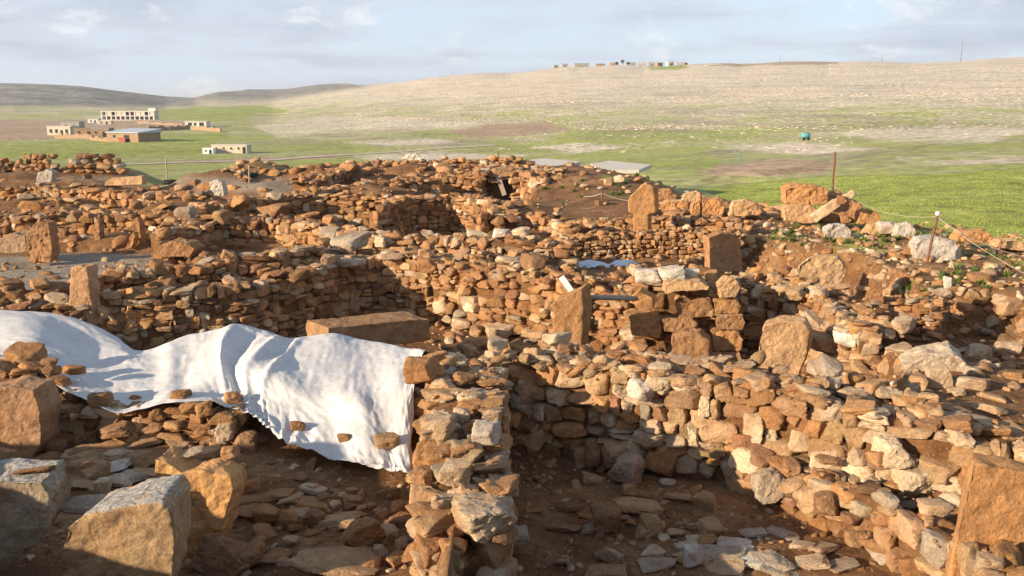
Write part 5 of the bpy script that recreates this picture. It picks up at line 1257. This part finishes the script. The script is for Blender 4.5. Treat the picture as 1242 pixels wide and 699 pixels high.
# ridge hamlet
RG = 'houses of the hamlet on the ridge'
M_RIDGE = plain('ridge_render', (.34, .30, .26), .9, .12, 1.5)
RIDGE = [(673, 3.5, 8, M_RIDGE, 'white house at the left end of the ridge hamlet'), (684, 4, 9, M_ROOFD, 'dark house next to the white one on the ridge'), (704, 4.5, 24, M_ROOFD, 'long dark roofed shed on the ridge'), (727, 3, 14, M_MUD, 'low brown house on the ridge right of the long shed'), (743, 4, 12, M_MUD, 'brown house on the ridge left of the trees'), (766, 4, 8, M_RIDGE, 'cream house just right of the ridge trees'), (776, 4.2, 12, M_ROOFD, 'dark broad house in the middle of the ridge hamlet'), (788, 4.6, 9, M_RIDGE, 'pale house right of the dark broad one on the ridge'), (797, 4, 9, M_MUD, 'brown house before the white one on the ridge'), (810, 5.5, 9, M_CONW, 'tall white house near the right end of the ridge hamlet'), (823, 4, 12, M_ROOFD, 'grey house at the right end of the ridge hamlet')]
for px, h, w_, m_, lab in RIDGE:
    y = float(crest_y(px))*.985
    house('ridge_house', lab, px, y, w_, 7, h+1, m_, M_ROOFD, gr.normal(0, .2), [(-w_/4, 2.6, 1.3, 1.3), (w_/4, 2.6, 1.3, 1.3)], (0, 1.3, 2.2), .3, group=RG)
def tree(px, y, h, r, label):
    p = at_px(px, 80, y); o = empty('broadleaf_tree', p); tag(o, label, 'tree', 'trees of the hamlet on the ridge')
    tube_obj('trunk', [p-np.array((0, 0, .5)), p+np.array((.1, 0, h*.25)), p+np.array((0, .1, h*.6))], [.35, .28, .12], M_WOOD, o)
    V, F = [], []; k_ = 0
    for _ in range(420):
        d = gr.normal(0, 1, 3); d /= np.linalg.norm(d); q = d*r*gr.random()**.4*np.array((1, 1, .8))*(1+.35*vnoise(d[None]*2+px, 5)[0])+np.array((0, 0, h*.65))
        a = gr.normal(0, 1, (3, 3))*.45; V.extend(q+a); F.append((k_, k_+1, k_+2)); k_ += 3
    link('crown', np_mesh('crown', np.array(V), [i for f in F for i in f], [3]*len(F), smooth=False), M_LEAF, o)
for px, h, r, lab in [(755, 8.5, 3, 'tallest dark tree on the ridge, pointed'), (748, 5, 2.8, 'round dark tree left of the tallest ridge tree'), (762, 4.5, 2.6, 'low dark tree right of the tallest ridge tree'), (815, 4, 2, 'small tree beside the tall white ridge house'), (832, 3.5, 2.2, 'last small bush like tree at the right end of the ridge')]:
    tree(px, float(crest_y(px))*.98, h, r, lab)
# poles
M_POLE = plain('grey_pole', (.22, .20, .18), .8, .15, 2)
def pole(px, pt, pb, y, r, label, arm=True, lean=0):
    p = at_px(px, pb, y); t = D(px+lean, pt, y); o = empty('utility_pole', p); tag(o, label, 'pole', 'utility poles')
    tube_obj('shaft', [p-np.array((0, 0, 1)), (p+t)/2, t], [r, r*.85, r*.7], M_POLE, o, 8)
    if arm: tube_obj('crossarm', [t+np.array((-.9, 0, -.5)), t+np.array((.9, 0, -.5))], r*.6, M_POLE, o, 6)
pole(206, 152, 175, 330, .14, 'utility pole standing in the grass right of the barn')
pole(836, 131, 157, 470, .2, 'lone dark pole on the lower slope of the hillside')
pole(1165, 48, 76, 1130, .5, 'tall leaning mast on the crest at the right', False, 3)
pole(1070, 65, 77, 1170, .3, 'short pole on the crest left of the tall mast', False)
pole(946, 66, 77, 1260, .3, 'faint thin pole on the crest in the middle', False)
# water cart on the slope and the bent pipe
M_TEAL = plain('teal_paint', (.10, .33, .36), .5, .15, 3)
p = at_px(977, 168, 250); o = empty('water_tanker', p); tag(o, 'small teal water tanker trailer parked on the slope', 'trailer')
tube_obj('tank', [p+np.array((-1.1, 0, 1.3)), p+np.array((-1.0, 0, 1.3)), p+np.array((1.0, 0, 1.3)), p+np.array((1.1, 0, 1.3))], [.5, .75, .75, .5], M_TEAL, o, 16)
for sx_ in (-.6, .6): tube_obj('wheel', [p+np.array((sx_, -.75, .42)), p+np.array((sx_, -.5, .42))], .42, M_BLACK, o, 14)
tube_obj('tow_bar', [p+np.array((-1.0, 0, .7)), p+np.array((-2.6, 0, .45))], .07, M_RUST, o, 6)
p = at_px(896, 200, 150)
tag(tube_obj('water_pipe', [p, p+np.array((.0, 0, 1.0)), p+np.array((-.2, 0, 1.6)), p+np.array((-.9, 0, 1.75))], .06, M_TEAL, None, 8), 'bent green water pipe sticking up in the grass behind the earth heaps', 'pipe')

# ------------------------------------------------------------------ the air
mH = bpy.data.materials.new('valley_haze'); mH.use_nodes = True; nh = mH.node_tree; nh.nodes.clear()
ho = nh.nodes.new('ShaderNodeOutputMaterial'); hv = nh.nodes.new('ShaderNodeVolumePrincipled'); hv.inputs['Color'].default_value = (.86, .90, .96, 1); hv.inputs['Density'].default_value = .00011; hv.inputs['Anisotropy'].default_value = .2
nh.links.new(hv.outputs[0], ho.inputs['Volume'])
zl = min(float(gv[:, 2].min()), float(fvt[:, 2].min()))-1; zt = float(fvt[:, 2].max())+40
hz = box_obj('haze', [((0, 4525, (zl+zt)/2), (12800, 4575, (zt-zl)/2), 0)], mH); tag(hz, 'thin haze over the valley and the far hills', 'haze', kind='stuff')
